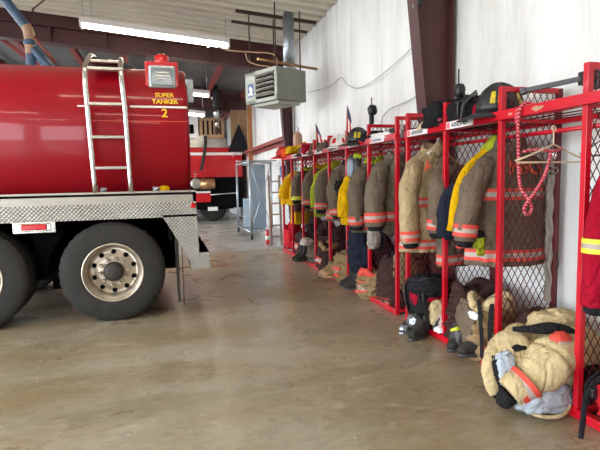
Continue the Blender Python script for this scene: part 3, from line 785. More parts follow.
# ------------------------------------------------------------------ helmets and things on the shelves
def helmet(label, x, y, z, rz, mat='helmet_black', badge='badge_yellow', s=1.0, tilt=0, group='fire helmets on top of the racks'):
    t = thing('fire_helmet', label, 'helmet', (x, y, z), rz, group)
    def R(a, q):   # brim: long at the back (own -x)
        c = math.cos(a); back = max(0, -c)
        return .145*q*(1+.0*c), .115*q, back
    rings = []
    for i in range(13):
        ph = PI/2*i/12; q = math.cos(ph); h = .155*math.sin(ph)
        rings.append([Vector((s*(.135*q*math.cos(2*PI*k/48)*(1+.02*math.cos(16*PI*k/48*1.0))), s*(.108*q*math.sin(2*PI*k/48)*(1+.02*math.cos(16*PI*k/48))), s*(h+.05))) for k in range(48)])
    shell = part('shell', MB().loft(rings), M[mat], t, world=False)
    rings = []
    for q, dz in ((.98, .052), (1.0, .05), (1.0, .046), (.97, .046)):
        rings.append([])
        for k in range(48):
            a = 2*PI*k/48; c, s_ = math.cos(a), math.sin(a); ext = .045+.085*max(0, -c)**1.5
            rr = 1 if q > .975 else 1
            e = ext*(1 if q == 1.0 else 0)
            rings[-1].append(Vector((s*(.135*q*c+e*c), s*(.108*q*s_+e*s_*.8), s*(dz-(.03 if q == 1.0 else 0)*(1 if c > -.2 else 1+(-c)*.7)))))
    part('brim', MB().loft(rings, False, True, closed=True), M[mat], t, world=False)
    mb = MB()
    for a in (0, PI/2, PI, 3*PI/2, PI/4, -PI/4, 3*PI/4, -3*PI/4):
        pts = [(s*.137*math.cos(p)*math.cos(a), s*.110*math.cos(p)*math.sin(a), s*(.05+.158*math.sin(p))) for p in [PI/2*i/8 for i in range(1, 9)]]
        mb.tube(pts, s*.007, 6)
    part('comb', mb, M[mat], shell, world=False)
    for sy, da in ((1, .75), (-1, -.75), (1, -.6), (-1, .6)):
        mb = MB(); vs = []
        for i in range(5):
            for j in range(5):
                a = sy*(PI/2)+da+(-.32+.16*i); p = .22+.12*j
                vs.append((s*.139*math.cos(p)*math.cos(a), s*.112*math.cos(p)*math.sin(a), s*(.05+.158*math.sin(p))))
        mb.add(vs, [(5*i+j, 5*i+j+1, 5*i+j+6, 5*i+j+5) for i in range(4) for j in range(4)], True)
        part('reflective_patch', mb, M[badge], shell, world=False)
    part('front_shield', MB().prism([(-.045, .06), (.045, .06), (.055, .13), (.0, .19), (-.055, .13)], 'x', s*.142, s*.15), M[badge], t, world=False)
    part('chin_strap', MB().tube([(s*.09, s*.1, s*.045), (s*.13, s*.03, -.0), (s*.12, -s*.03, -.0), (s*.09, -s*.1, s*.045)], .008, 6, spline=4), M['tan'], t, world=False)
    return t
SH = 1.925
helmet('black fire helmet with a yellow side patch on the near rack, beside the post', 2.55, 3.34, SH+.0, .12, s=1.38)
helmet('black fire helmet with a yellow side patch on the far rack beside the standing flag', 2.42, 5.92, SH-.02, .4, s=1.15)
helmet('red and white fire helmet on the far rack before the standing flag', 2.42, 6.62, SH-.02, PI-.5, 'white', 'helmet_red', 1.05)
helmet('dark olive helmet on the far rack shelf behind the small flag', 2.50, 7.9, SH-.02, .5, 'olive', 'charcoal', 1.1)
helmet('dark red helmet on the far rack shelf between the small flag and the yellow cloth', 2.5, 8.6, SH-.02, .5, 'black_plastic', 'helmet_red', 1.1)
helmet('red helmet hanging over the far end of the rack beside the orange hood', 2.44, 10.12, 1.93, .5, 'helmet_red', 'coral', 1.25)
single('orange_hood', MB().lump((2.44, 9.72, 2.02), (.12, .14, .10), .15, 5), M['orange'], 'bright orange hood lying on the shelf beside the red helmet', 'hood', (2.44, 9.72, 1.94))
single('yellow_gloves', MB().lump((2.45, 9.25, 2.05), (.13, .22, .07), .35, 6, 5).tube([(2.45, 9.0, 2.08), (2.5, 8.85, 2.14), (2.55, 8.8, 2.17)], .03, 8), M['yellow'], 'crumpled yellow cloth on the shelf in front of the tan bottle', 'cloth', (2.45, 9.2, 1.98))
tb = thing('spray_bottle', 'tall tan bottle with a pale cap standing at the far end of the rack', 'bottle', (2.68, 9.8, 1.93))
part('body', MB().lathe([(.085, 1.93), (.095, 1.96), (.095, 2.35), (.085, 2.42), (.03, 2.47)], (2.68, 9.8, 0), 'z', 24), M['skin_tan'], tb)
part('cap', MB().lathe([(.035, 2.46), (.035, 2.54), (.02, 2.56)], (2.68, 9.8, 0), 'z', 16), M['white_plastic'], tb)

# flags
def flag(label, x, y, z0, h, lean, w, hgt):
    t = thing('small_flag', label, 'flag', (x, y, z0), 0, None)
    tip = Vector((x+lean[0], y+lean[1], z0+h)); b = Vector((x, y, z0))
    part('stick', MB().tube([b, tip], .006, 8), M['wood'], t)
    d = (tip-b).normalized(); rows = []; n = 10
    for i in range(n+1):
        u = i/n; q = tip-d*(hgt*u)
        for j in range(5):
            v = j/4; rows.append(q+Vector((w*v*(.35+.65*u)*.5, -w*v*(.5), -.10*v*(1-u)-.05*v+.01*math.sin(6*u+4*v))))
    fs = [(5*i+j, 5*i+j+1, 5*i+j+6, 5*i+j+5) for i in range(n) for j in range(4)]
    mb = MB(); mb.add(rows, fs, True)
    mb.mi = [2 if (k//4) < 4 else (0 if ((k % 4)) % 2 == 0 else 1) for k in range(len(fs))]
    part('cloth', mb, [M['red_cloth'], M['white'], M['flag_blue']], t)
flag('small striped flag standing on a stick between two helmets on the far rack', 2.38, 6.26, 1.94, .52, (-.0, -.07, 0), .14, .34)
flag('small striped flag drooping on a stick beside the dark olive helmet', 2.38, 7.55, 1.94, .44, (0, .05, 0), .22, .30)

# radio and straps on the near rack
rd = thing('portable_radio', 'black portable radio with a long antenna standing on the near rack', 'radio', (2.44, 3.72, 1.93))
part('body', MB().box(2.41, 2.47, 3.69, 3.75, 1.935, 2.13), M['black_plastic'], rd, bevel=.01)
part('antenna', MB().tube([(2.437, 3.72, 2.27), (2.437, 3.72, 2.40)], .006, 8), M['black_rubber'], rd)
part('speaker_head', MB().lump((2.44, 3.71, 2.22), (.042, .04, .055), .08, 2, flat=False), M['black_plastic'], rd)
part('coil_cord', MB().tube([(2.44, 3.70, 2.12), (2.46, 3.66, 2.15), (2.45, 3.68, 2.2), (2.44, 3.71, 2.2)], .011, 8, spline=5), M['black_rubber'], rd)
part('clip', MB().box(2.475, 2.49, 3.69, 3.74, 1.96, 2.1), M['charcoal'], rd)
hb = thing('air_mask_harness', 'heap of black mask and harness straps behind the portable radio', 'harness', (2.58, 3.68, 1.93))
part('pack', MB().lump((2.60, 3.78, 2.02), (.18, .12, .15), .22, 11, 4), M['black_cloth'], hb)
for k in range(5):
    a = k*1.1
    part('strap', MB().tube([(2.44+.03*k, 3.68+.03*k, 1.95), (2.45+.04*k, 3.66+.03*k, 2.10+.02*k), (2.56+.03*k, 3.70+.03*k, 2.17+.015*k), (2.68, 3.80, 2.08)], .016, 8, spline=5, flat=.5), M['black_plastic' if k % 2 else 'charcoal'], hb)
part('red_hose', MB().tube([(2.5, 3.58, 1.95), (2.5, 3.56, 2.06), (2.58, 3.57, 2.08), (2.62, 3.6, 1.97)], .025, 8, spline=5), M['maroon_cloth'], hb)
nb = thing('air_mask_harness', 'dark mask and tangled straps on the near rack beside the maroon column', 'harness', (2.50, 4.0, 1.93))
part('mask', MB().lump((2.46, 4.02, 2.03), (.13, .14, .12), .3, 14, 5), M['black_cloth'], nb)
part('strap', MB().tube([(2.38, 4.05, 1.96), (2.36, 4.02, 2.05), (2.42, 3.96, 2.14), (2.5, 3.94, 2.12), (2.54, 3.96, 2.02)], .016, 8, spline=5), M['charcoal'], nb)
part('lens', MB().lump((2.38, 3.96, 2.03), (.05, .05, .06), .05, 1, flat=False), M['pink'], nb)
single('flash_hood', MB().lump((2.48, 4.22, 1.965), (.10, .13, .055), .25, 9), M['cream'], 'cream flash hood lying behind the lip of the first near bay', 'hood', (2.48, 4.22, 1.93))
single('black_gloves', MB().lump((2.47, 4.40, 1.955), (.07, .08, .035), .3, 21), M['black_cloth'], 'black gloves on the shelf at the end of the near rack', 'gloves', (2.47, 4.40, 1.93))
# far rack shelf
for x, y, z, rad, mat, sd, lb in ((2.50, 5.62, 1.985, (.12, .16, .07), 'black_cloth', 141, 'black cloth hood on the far rack beside the short antenna radio'),
        (2.50, 6.95, 1.99, (.13, .16, .08), 'black_cloth', 142, 'black cloth hood on the far rack just beyond the red and white helmet'),
        (2.46, 7.35, 1.98, (.11, .15, .07), 'olive', 143, 'olive cloth hood on the far rack in front of the drooping flag'),
        (2.48, 8.25, 1.985, (.12, .15, .08), 'maroon_cloth', 144, 'dark red cloth hood on the far rack between the olive and dark red helmets')):
    single('flash_hood', MB().lump((x, y, z), rad, .3, sd, 4.5), M[mat], lb, 'hood', (x, y, 1.925), 'cloth hoods on the far rack shelf')
tl = thing('folded_papers', 'white and black folded papers on the far rack shelf beside the column', 'papers', (2.5, 5.15, 1.93))
part('sheet', MB().lump((2.46, 5.2, 1.965), (.10, .22, .04), .35, 31, 6), M['white'], tl)
part('black_case', MB().lump((2.56, 5.1, 1.985), (.12, .24, .06), .2, 32, 4), M['black_plastic'], tl)
for k, (x, y, lb) in enumerate(((2.48, 4.86, 'white paper cup beside the column end post on the far rack'), (2.52, 4.98, 'white paper cup between its twin and the folded papers on the far rack'))):
    cpo = thing('paper_cup', lb, 'cup', (x, y, 1.925), 0, 'paper cups on the far rack')
    part('cup', MB().lathe([(.03, 1.925), (.042, 2.05), (.038, 2.05), (.028, 1.935)], (x, y, 0), 'z', 16), M['white'], cpo)
    part('rim', MB().lathe([(.042, 2.045), (.045, 2.05), (.042, 2.056), (.039, 2.05)], (x, y, 0), 'z', 16, closed=True), M['white_plastic'], cpo)
r2 = thing('portable_radio', 'black portable radio with a short antenna on top of the far rack', 'radio', (2.42, 5.5, 2.14))
part('body', MB().box(2.395, 2.445, 5.47, 5.52, 2.14, 2.27), M['black_plastic'], r2, bevel=.008)
part('antenna', MB().tube([(2.42, 5.49, 2.33), (2.42, 5.49, 2.45)], .006, 8), M['black_rubber'], r2)
part('microphone', MB().lump((2.42, 5.47, 2.30), (.05, .045, .055), .15, 3, flat=False), M['black_plastic'], r2)
hd = thing('pry_bar', 'black forcible entry tool lying across the shelf of the open bay', 'tool', (2.58, 2.80, 2.14))
part('shaft', MB().bar((2.56, 3.06, 2.11), (2.80, 2.76, 2.15), .04, .03), M['charcoal'], hd)
part('fork', MB().box(2.76, 2.86, 2.70, 2.80, 2.10, 2.19).box(2.80, 2.84, 2.67, 2.72, 2.06, 2.17), M['black_plastic'], hd, bevel=.006)
part('adze', MB().bar((2.56, 3.06, 2.11), (2.54, 3.085, 2.10), .08, .04), M['charcoal'], hd)

# blue grey hood, mask bag, glove clip
gh = thing('face_hood', 'blue grey face hood hanging above the yellow jacket in the far rack', 'hood', (2.36, 5.93, 1.5))
part('hood', MB().lump((2.36, 5.93, 1.62), (.07, .15, .16), .12, 8, flat=False), M['charcoal'], gh)
part('face_piece', MB().lump((2.32, 5.90, 1.63), (.05, .09, .11), .08, 9, flat=False), M['grey_panel'], gh)
part('lime_strap', MB().tube([(2.36, 5.85, 1.74), (2.34, 5.8, 1.79), (2.40, 5.78, 1.76)], .03, 8, spline=4), M['lime'], gh)
mbg = thing('mask_bag', 'black mask bag clipped to the chest of a grey coat', 'bag', (2.28, 6.55, 1.2))
part('bag', MB().lump((2.33, 6.47, 1.33), (.09, .12, .13), .2, 12, flat=False), M['black_cloth'], mbg)
part('clip', MB().tube([(2.3, 6.5, 1.44), (2.29, 6.5, 1.6)], .012, 8), M['black_plastic'], mbg)
part('pocket', MB().lump((2.265, 6.44, 1.30), (.04, .06, .07), .15, 13, flat=False), M['charcoal'], mbg)
gv = thing('glove', 'lime and black work glove clipped under the yellow jacket sleeve', 'glove', (2.28, 3.22, .86))
part('palm', MB().lump((2.30, 3.22, 1.0), (.035, .04, .06), .15, 4, flat=False), M['lime'], gv)
for k in range(4): part('finger', MB().tube([(2.28+.016*k, 3.215, .97), (2.285+.016*k, 3.21, .92), (2.29+.016*k, 3.212, .89)], [.011, .011, .007], 8), M['lime'], gv)
part('thumb', MB().tube([(2.27, 3.21, 1.0), (2.25, 3.205, .97), (2.245, 3.205, .95)], [.012, .011, .007], 8), M['lime'], gv)
part('cuff', MB().lump((2.285, 3.225, 1.055), (.05, .05, .03), .1, 5, flat=False), M['black_cloth'], gv)
g2 = thing('work_gloves', 'grey and black work gloves dangling under the wide coral cuff', 'gloves', (2.2, 5.02, .7))
part('palm', MB().lump((2.22, 4.99, .83), (.065, .055, .10), .35, 6, 5, flat=False), M['grey_strap'], g2)
part('cuff', MB().lump((2.30, 5.02, .86), (.09, .07, .09), .25, 7, flat=False), M['black_cloth'], g2)
for k in range(3): part('finger', MB().tube([(2.2+.03*k, 4.98, .77), (2.22+.03*k, 4.97, .72), (2.24+.03*k, 4.97, .69)], [.017, .016, .01], 8), M['black_cloth'], g2)

# ------------------------------------------------------------------ gear on the floor of the racks
def boot(parent, x, y, z, rz, h=.30, mat='black_rubber', sole='charcoal'):
    c, s_ = math.cos(rz), math.sin(rz); W = lambda a, b, q: (x+a*c-b*s_, y+a*s_+b*c, z+q)
    n = 18
    def ring(cx, rx, ry, q, pw=1): return [Vector(W(cx+rx*math.cos(2*PI*k/n), ry*math.sin(2*PI*k/n), q)) for k in range(n)]
    mb = MB().loft([ring(.07, .145, .052, .025), ring(.07, .145, .054, .055), ring(.06, .13, .053, .085), ring(.03, .095, .052, .12), ring(.005, .07, .053, .16), ring(0, .066, .056, .22), ring(0, .072, .064, h), ring(0, .06, .052, h-.01)])
    b = part('boot', mb, M[mat], parent)
    part('sole', MB().loft([ring(.07, .15, .056, 0), ring(.07, .152, .058, .012), ring(.07, .148, .055, .028)]), M[sole], b)
    part('toe_cap', MB().loft([ring(.155, .062, .05, .03), ring(.155, .06, .048, .06), ring(.15, .045, .036, .085), ring(.14, .02, .015, .095)]), M[sole if sole != 'charcoal' else mat], b)
    return b
def pants(label, x, y, z, rad, mat, seed, over=True, straps=None, band=None, amp=.2, group='bunker pants on the floor of the racks', rz=0, trim=None):
    "bunker pants pushed down over their boots: stacked rumpled folds"
    t = thing('bunker_pants', label, 'trousers', (x, y, z), rz, group)
    rx, ry, h = rad; n = 52; rings = []
    prof = [(0, .72), (.06, .86), (.12, .82), (.2, 1.0), (.3, .9), (.4, 1.02), (.5, .9), (.6, .98), (.7, .84), (.8, .92), (.9, .8), (.97, .72), (1, .5), (.93, .3), (.85, .1)]
    m = 44
    for i in range(m+1):
        u = i/m*(len(prof)-1); a = int(min(u, len(prof)-2)); f = u-a; f = f*f*(3-2*f)
        hz = prof[a][0]*(1-f)+prof[a+1][0]*f; q = prof[a][1]*(1-f)+prof[a+1][1]*f
        ring = []
        for k in range(n):
            th = 2*PI*k/n; c, s_ = math.cos(th), math.sin(th)
            v = Vector((c*1.4+seed*2.3, s_*1.4, hz*3.2+seed))
            w = v+.5*Vector((noise.noise(v*1.2), noise.noise(v*1.2+Vector((7, 0, 0))), 0))
            d = 1+amp*((1-2.3*abs(noise.noise(w*1.1)))*.75+(1-2.3*abs(noise.noise(w*2.6)))*.35)
            ring.append(Vector((rx*q*c*d, ry*q*s_*d, h*(hz+.09*noise.noise(Vector((c*1.5, s_*1.5, seed)))*hz))))
        rings.append(ring)
    b = part('legs', MB().loft(rings), M[mat], t, world=False)
    if band:
        for (th0, th1, h0, h1) in band:
            cuts = [(0, .33, 0), (.33, .67, 1), (.67, 1, 0)]; mb = MB()
            for (q0, q1, mi) in cuts:
                vs = []
                for i in range(7):
                    th = th0+(th1-th0)*i/6
                    for j in range(2):
                        hh = h0+(h1-h0)*(q0 if j == 0 else q1); ii = min(m, max(0, hh*m*.78)); a = int(ii); f = ii-a; kk = (th/(2*PI)*n) % n; ka = int(kk); kf = kk-ka
                        p = rings[a][ka].lerp(rings[a][(ka+1) % n], kf).lerp(rings[min(m, a+1)][ka], f)
                        vs.append(p*1.03+Vector((0, 0, .002)))
                mb.add(vs, [(2*i, 2*i+1, 2*i+3, 2*i+2) for i in range(6)], True, mi)
            part('reflective_band', mb, [M['coral'], M['silver_trim']], b, world=False)
    if trim:
        part('waistband', MB().tube([(rx*.8*math.cos(q), ry*.8*math.sin(q), h*(.93+.09*math.sin(3*q+seed))) for q in [2*PI*i/16 for i in range(16)]], .034, 10, closed=True, spline=4, flat=1.3, wr=lambda a, u, p: 1+.3*noise.noise(p*14)), M[trim], b, world=False)
    for sp in (straps or []):
        part('suspender', MB().tube(sp, .022, 8, spline=6, flat=.35, up=(1, .2, 0)), M['black_cloth'], t, world=True)
    return t

# the coat heap spilling out of the open bay
hp = thing('turnout_coat', 'cream turnout coat heaped on the floor, spilling out over the rack rail', 'coat', (2.42, 2.66, 0.0), 0, None)
part('body', MB().lump((2.42, 2.68, .22), (.30, .22, .20), .15, 41, 3.6, 64, 44, pw=.85), M['cream'], hp)
part('shoulder', MB().lump((2.60, 2.76, .42), (.17, .13, .125), .17, 42, 4.0, 48, 32, flat=False), M['cream'], hp)
part('side_panel', MB().lump((2.62, 2.62, .26), (.16, .14, .20), .15, 43, 4.0, 48, 32), M['cream'], hp)
wr_ = lambda a, u, p: 1+.07*math.sin(13*u+2.4*math.sin(a))+.16*noise.noise(p*9)-.16*math.exp(-(noise.noise(p*7+Vector((4, 1, 2)))/.09)**2)
part('front_flap', MB().tube([(2.34, 2.80, .44), (2.24, 2.72, .42), (2.14, 2.66, .36), (2.06, 2.60, .27)], [.06, .11, .12, .07], 24, spline=8, flat=.6, wr=wr_), M['cream'], hp)
sv = part('sleeve', MB().tube([(2.58, 2.58, .37), (2.44, 2.52, .37), (2.30, 2.49, .31), (2.15, 2.48, .225), (2.03, 2.505, .135)], [.10, .15, .16, .13, .098], 28, spline=10, flat=.85, wr=wr_), M['cream'], hp)
A, B = Vector((2.135, 2.484, .213)), Vector((2.045, 2.502, .145))
mb = MB()
for q0, q1, mi in ((.0, .28, 0), (.28, .62, 1), (.62, .95, 0)):
    mb.tube([A.lerp(B, q0), A.lerp(B, (q0+q1)/2), A.lerp(B, q1)], [.130-.022*q0, .130-.011*(q0+q1), .130-.022*q1], 28, flat=.87, mi=mi, caps=False)
part('sleeve_band', mb, [M['coral'], M['silver_trim']], sv)
part('cuff', MB().tube([(2.03, 2.505, .135), (2.0, 2.52, .095), (1.99, 2.525, .06)], [.07, .062, .045], 16, flat=.9), M['black_cloth'], sv)
part('hem', MB().tube([(2.20, 2.80, .40), (2.10, 2.74, .37), (2.01, 2.68, .30), (1.97, 2.63, .20), (1.99, 2.60, .10)], [.04, .05, .05, .045, .04], 14, spline=6, flat=.6, wr=wr_), M['cream'], hp)
part('lining', MB().lump((2.07, 2.61, .25), (.06, .05, .10), .25, 46, 5, flat=False), M['lining'], hp, label='pale lining showing inside the cream coat')
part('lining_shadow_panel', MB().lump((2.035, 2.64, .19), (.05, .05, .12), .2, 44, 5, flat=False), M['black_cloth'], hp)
part('lower_lining', MB().lump((2.24, 2.47, .10), (.18, .10, .095), .16, 47, 4), M['lining'], hp, label='pale lining flap touching the floor')
part('lining_edge', MB().tube([(2.07, 2.45, .07), (2.14, 2.38, .035), (2.26, 2.35, .03), (2.36, 2.38, .06), (2.42, 2.44, .16)], .012, 8, spline=6), M['cream'], hp)
part('collar', MB().tube([(2.20, 2.70, .475), (2.30, 2.60, .50), (2.42, 2.55, .505), (2.54, 2.53, .46), (2.60, 2.51, .38)], [.03, .05, .05, .045, .03], 12, spline=6, flat=.6, wr=wr_), M['black_cloth'], hp)
part('black_flap', MB().lump((2.17, 2.60, .385), (.05, .03, .02), .2, 53, 4, flat=False), M['black_cloth'], hp)
part('reflective_patch', MB().lump((2.37, 2.47, .445), (.065, .05, .06), .12, 49, 4, flat=False), M['coral'], hp, label='coral patch on the heaped coat')
part('patch_stripe', MB().lump((2.36, 2.432, .45), (.045, .02, .018), .1, 50, 4, flat=False), M['silver_trim'], hp)
hg = thing('glove', 'black leather glove under the heaped coat beside the rail', 'glove', (2.60, 2.44, .06))
part('palm', MB().lump((2.58, 2.46, .16), (.12, .07, .09), .25, 51), M['black_cloth'], hg)
for k in range(4): part('finger', MB().tube([(2.52+.03*k, 2.43, .12), (2.50+.035*k, 2.40, .10), (2.49+.035*k, 2.385, .08)], .016, 8), M['charcoal'], hg)
single('drawstring', MB().tube([(2.42, 2.40, .12), (2.44, 2.365, .08), (2.455, 2.352, .03), (2.45, 2.345, .012)], .006, 6, spline=4), M['wood'], 'loose tan cord hanging to the floor under the heaped coat', 'cord', (2.45, 2.35, .01))

p1 = pants('dark brown bunker pants behind the mesh beside the heaped coat', 2.68, 2.95, .0, (.20, .14, .50), 'brown', 3, amp=.25)
p2 = pants('khaki bunker pants with black suspenders beside the second post', 2.52, 3.36, .0, (.20, .16, .50), 'khaki', 7, amp=.24, trim='cream',
     straps=[[(2.36, 3.30, .52), (2.32, 3.22, .40), (2.32, 3.20, .25), (2.34, 3.22, .08)], [(2.42, 3.22, .50), (2.37, 3.17, .34), (2.37, 3.16, .18), (2.40, 3.17, .03)], [(2.34, 3.46, .5), (2.30, 3.44, .36), (2.33, 3.46, .2)]],)
part('front_panel', MB().lump((2.345, 3.42, .30), (.06, .11, .17), .2, 61, 5, flat=False), M['taupe'], p2)
part('knee_pad', MB().lump((2.30, 3.49, .16), (.05, .07, .11), .2, 62, 4, flat=False), M['charcoal'], p2)
part('lime_band', MB().tube([(2.255, 3.50, .225), (2.25, 3.46, .245), (2.262, 3.42, .265)], .022, 8, flat=.7), M['yellow_trim'], p2)
part('coral_trim', MB().lump((2.42, 3.18, .10), (.06, .06, .08), .3, 63, 5, flat=False), M['coral'], p2)
part('white_tag', MB().lump((2.315, 3.30, .40), (.02, .06, .03), .1, 64, 4, flat=False), M['white'], p2)
p2b = thing('work_boots', 'black rubber boots under the khaki bunker pants', 'boots', (2.48, 3.42, 0))
boot(p2b, 2.40, 3.50, .062, PI+.2, .25); boot(p2b, 2.42, 3.34, .062, PI, .25)
p3 = pants('dark brown bunker pants lying in the bay behind the black pack', 2.60, 3.66, .0, (.25, .15, .54), 'brown', 11, amp=.26, trim='brown')
p4 = pants('cream bunker pants folded on the bay floor past the near end post', 2.62, 2.02, .0, (.22, .22, .50), 'cream', 15, amp=.22, band=[(3.3, 4.6, .55, .75)])
rbag = thing('gear_bag', 'red gear bag with a black strap at the near end of the rack', 'bag', (2.42, 2.0, 0))
part('bag', MB().lump((2.52, 1.98, .22), (.20, .22, .22), .16, 71, 3.4, 44, 30), M['red_cloth'], rbag)
part('strap', MB().tube([(2.36, 2.06, .36), (2.28, 2.10, .36), (2.22, 2.12, .26), (2.20, 2.12, .10), (2.19, 2.12, .02)], .016, 8, spline=6, flat=.3, up=(0, 1, 0)), M['black_cloth'], rbag)
part('strap', MB().tube([(2.33, 2.2, .16), (2.33, 2.22, .28), (2.43, 2.16, .40)], .022, 8, spline=5, flat=.4), M['black_cloth'], rbag)
part('buckle', MB().box(2.235, 2.27, 2.09, 2.13, .26, .31), M['black_plastic'], rbag, bevel=.006)
# first near bay: black pack, cream cloth, boots pushed out over the rail
bp = thing('gear_bag', 'black pack with red panels slumped in the first near bay', 'bag', (2.46, 4.18, .0))
part('pack', MB().lump((2.44, 4.20, .30), (.17, .19, .22), .18, 81, 3.6, 48, 32), M['black_cloth'], bp)
part('lid', MB().lump((2.42, 4.12, .47), (.19, .17, .09), .22, 82, 3.8, 44, 28, flat=False), M['black_cloth'], bp)
part('red_panel', MB().lump((2.41, 4.00, .375), (.08, .03, .055), .15, 83, 3, flat=False), M['maroon_cloth'], bp)
part('red_panel', MB().lump((2.27, 4.16, .36), (.03, .07, .07), .15, 87, 3, flat=False), M['maroon_cloth'], bp)
for pts in ([(2.28, 4.30, .50), (2.22, 4.26, .40), (2.24, 4.24, .24), (2.30, 4.22, .06)], [(2.32, 4.02, .52), (2.27, 3.99, .42), (2.29, 3.98, .26), (2.33, 4.0, .07)], [(2.25, 4.10, .50), (2.32, 4.02, .55), (2.46, 3.97, .53), (2.56, 3.98, .46)],
            [(2.35, 3.97, .46), (2.43, 3.955, .42), (2.52, 3.955, .46), (2.58, 3.98, .42)], [(2.50, 3.92, .30), (2.40, 3.91, .20), (2.34, 3.93, .10)]):
    part('strap', MB().tube(pts, .022, 8, spline=6, flat=.4, up=(0, 1, 0)), M['black_plastic'], bp)
part('buckle', MB().lump((2.47, 3.955, .47), (.035, .02, .03), .1, 84, 3, flat=False), M['galv'], bp)
single('cream_cloth', MB().lump((2.44, 3.98, .22), (.10, .05, .13), .22, 85, 4.5, 44, 30), M['cream'], 'cream cloth stuffed in front of the black pack', 'cloth', (2.44, 3.98, .12))
single('white_cloth', MB().lump((2.39, 3.90, .10), (.05, .05, .03), .2, 86, 4), M['white'], 'white rag on the rail beside the cream cloth', 'cloth', (2.39, 3.90, .075))
single('grey_cloth', MB().lump((2.48, 3.90, .14), (.09, .06, .10), .3, 88, 5), M['silver_trim'], 'grey crumpled cloth between the cream cloth and the post', 'cloth', (2.48, 3.90, .06))
bt = thing('work_boots', 'black and silver boots pushed out over the rail onto the floor', 'boots', (2.22, 4.18, 0))
boot(bt, 2.32, 4.22, .0, PI+.25, .16, 'black_rubber', 'galv'); boot(bt, 2.30, 4.06, .0, PI+.5, .15, 'black_rubber', 'charcoal')
part('silver_flap', MB().lump((2.26, 4.13, .13), (.07, .07, .055), .2, 89, 4, flat=False), M['galv'], bt)
# far rack
gear = [
 ('rust brown bunker pants with coral cuffs in the far bay beside the column', 2.55, 5.12, (.19, .22, .58), 'brown', 21, [(2.6, 3.8, .1, .3)], None),
 ('tan bunker pants with a wide coral band in front of the black trousers', 2.46, 5.62, (.17, .20, .34), 'khaki', 22, [(2.6, 3.9, .25, .7)], 'coral'),
 ('khaki bunker pants heaped on the floor of the third far bay', 2.52, 6.62, (.18, .26, .42), 'khaki', 23, [(2.8, 3.7, .3, .6)], None),
 ('brown bunker pants heaped on the floor of the fourth far bay', 2.52, 7.4, (.18, .26, .45), 'brown', 24, [(2.8, 3.6, .4, .6)], 'khaki'),
 ('olive bunker pants heaped beyond the black boots in the far rack', 2.55, 8.15, (.18, .26, .42), 'olive', 25, None, None),
 ('brown bunker pants heaped two bays from the far end of the rack', 2.55, 8.9, (.18, .26, .5), 'brown', 26, [(2.8, 3.6, .4, .6)], None),
]
for k in range(6):  # generic bags added to darken the depth of the far bays
    yy = AY[k]+.37
    q = thing('gear_bag', ['black gear bag behind the rust brown pants next to the column', 'black gear bag behind the bunched black trousers', 'black gear bag behind the khaki pants of the third far bay', 'black gear bag behind the brown pants of the fourth far bay',
              'black gear bag behind the olive pants beyond the boots', 'black gear bag two bays from the far end'][k], 'bag', (2.74, yy, 0), 0, 'black gear bags in the far rack')
    part('bag', MB().lump((2.74, yy, .34), (.13, .30, .36), .2, 120+k, 4), M['black_cloth'] if k % 2 else M['brown'], q)
    part('flap', MB().lump((2.68, yy-.05, .58), (.14, .22, .07), .25, 130+k, 4, flat=False), M['black_cloth'], q)
for lb, x, y, rad, mat, sd, bd, trm in gear:
    pants(lb, x, y, .0, rad, mat, sd, band=bd, trim=trm, amp=.26)
nv = pants('black trousers bunched under the yellow jacket in the second far bay', 2.44, 5.92, .28, (.15, .20, .62), 'navy', 27, amp=.2)
b3 = thing('work_boots', 'black boots under the bunched black trousers', 'boots', (2.42, 5.95, 0))
boot(b3, 2.40, 6.05, .062, PI, .28); boot(b3, 2.40, 5.88, .062, PI, .28)
b4 = thing('work_boots', 'black boots with pale tops poking over the rail of the far rack', 'boots', (2.40, 8.3, 0))
boot(b4, 2.34, 8.35, .06, PI+.2, .34, 'black_rubber'); boot(b4, 2.36, 8.2, .06, PI+.1, .34, 'black_rubber')
part('pale_top', MB().lump((2.36, 8.15, .40), (.10, .14, .07), .25, 91, 4), M['silver_trim'], b4)
b5 = thing('work_boots', 'tan work boots in the third far bay beside the khaki pants', 'boots', (2.38, 6.85, 0))
boot(b5, 2.38, 6.86, .062, PI, .22, 'khaki', 'wood'); boot(b5, 2.38, 6.72, .062, PI, .22, 'khaki', 'wood')
rdr = thing('gear_bag', 'red duffel bag on the floor at the far end of the rack', 'bag', (2.48, 9.55, .06))
part('bag', MB().lump((2.48, 9.55, .34), (.16, .26, .28), .2, 92, 4), M['red_cloth'], rdr)
part('strap', MB().tube([(2.34, 9.4, .5), (2.30, 9.5, .6), (2.34, 9.62, .5)], .02, 8, spline=5), M['maroon_cloth'], rdr)
hs = thing('coat_bundle', 'rusty brown coat bundle stuffed at the bottom of the bay beside the column', 'bundle', (2.60, 4.97, .0))
part('bundle', MB().lump((2.62, 4.96, .42), (.16, .12, .26), .22, 93, 4), M['khaki'], hs)
part('strap', MB().tube([(2.46, 4.92, .62), (2.44, 4.9, .4), (2.47, 4.92, .2)], .02, 8, spline=5), M['black_cloth'], hs)

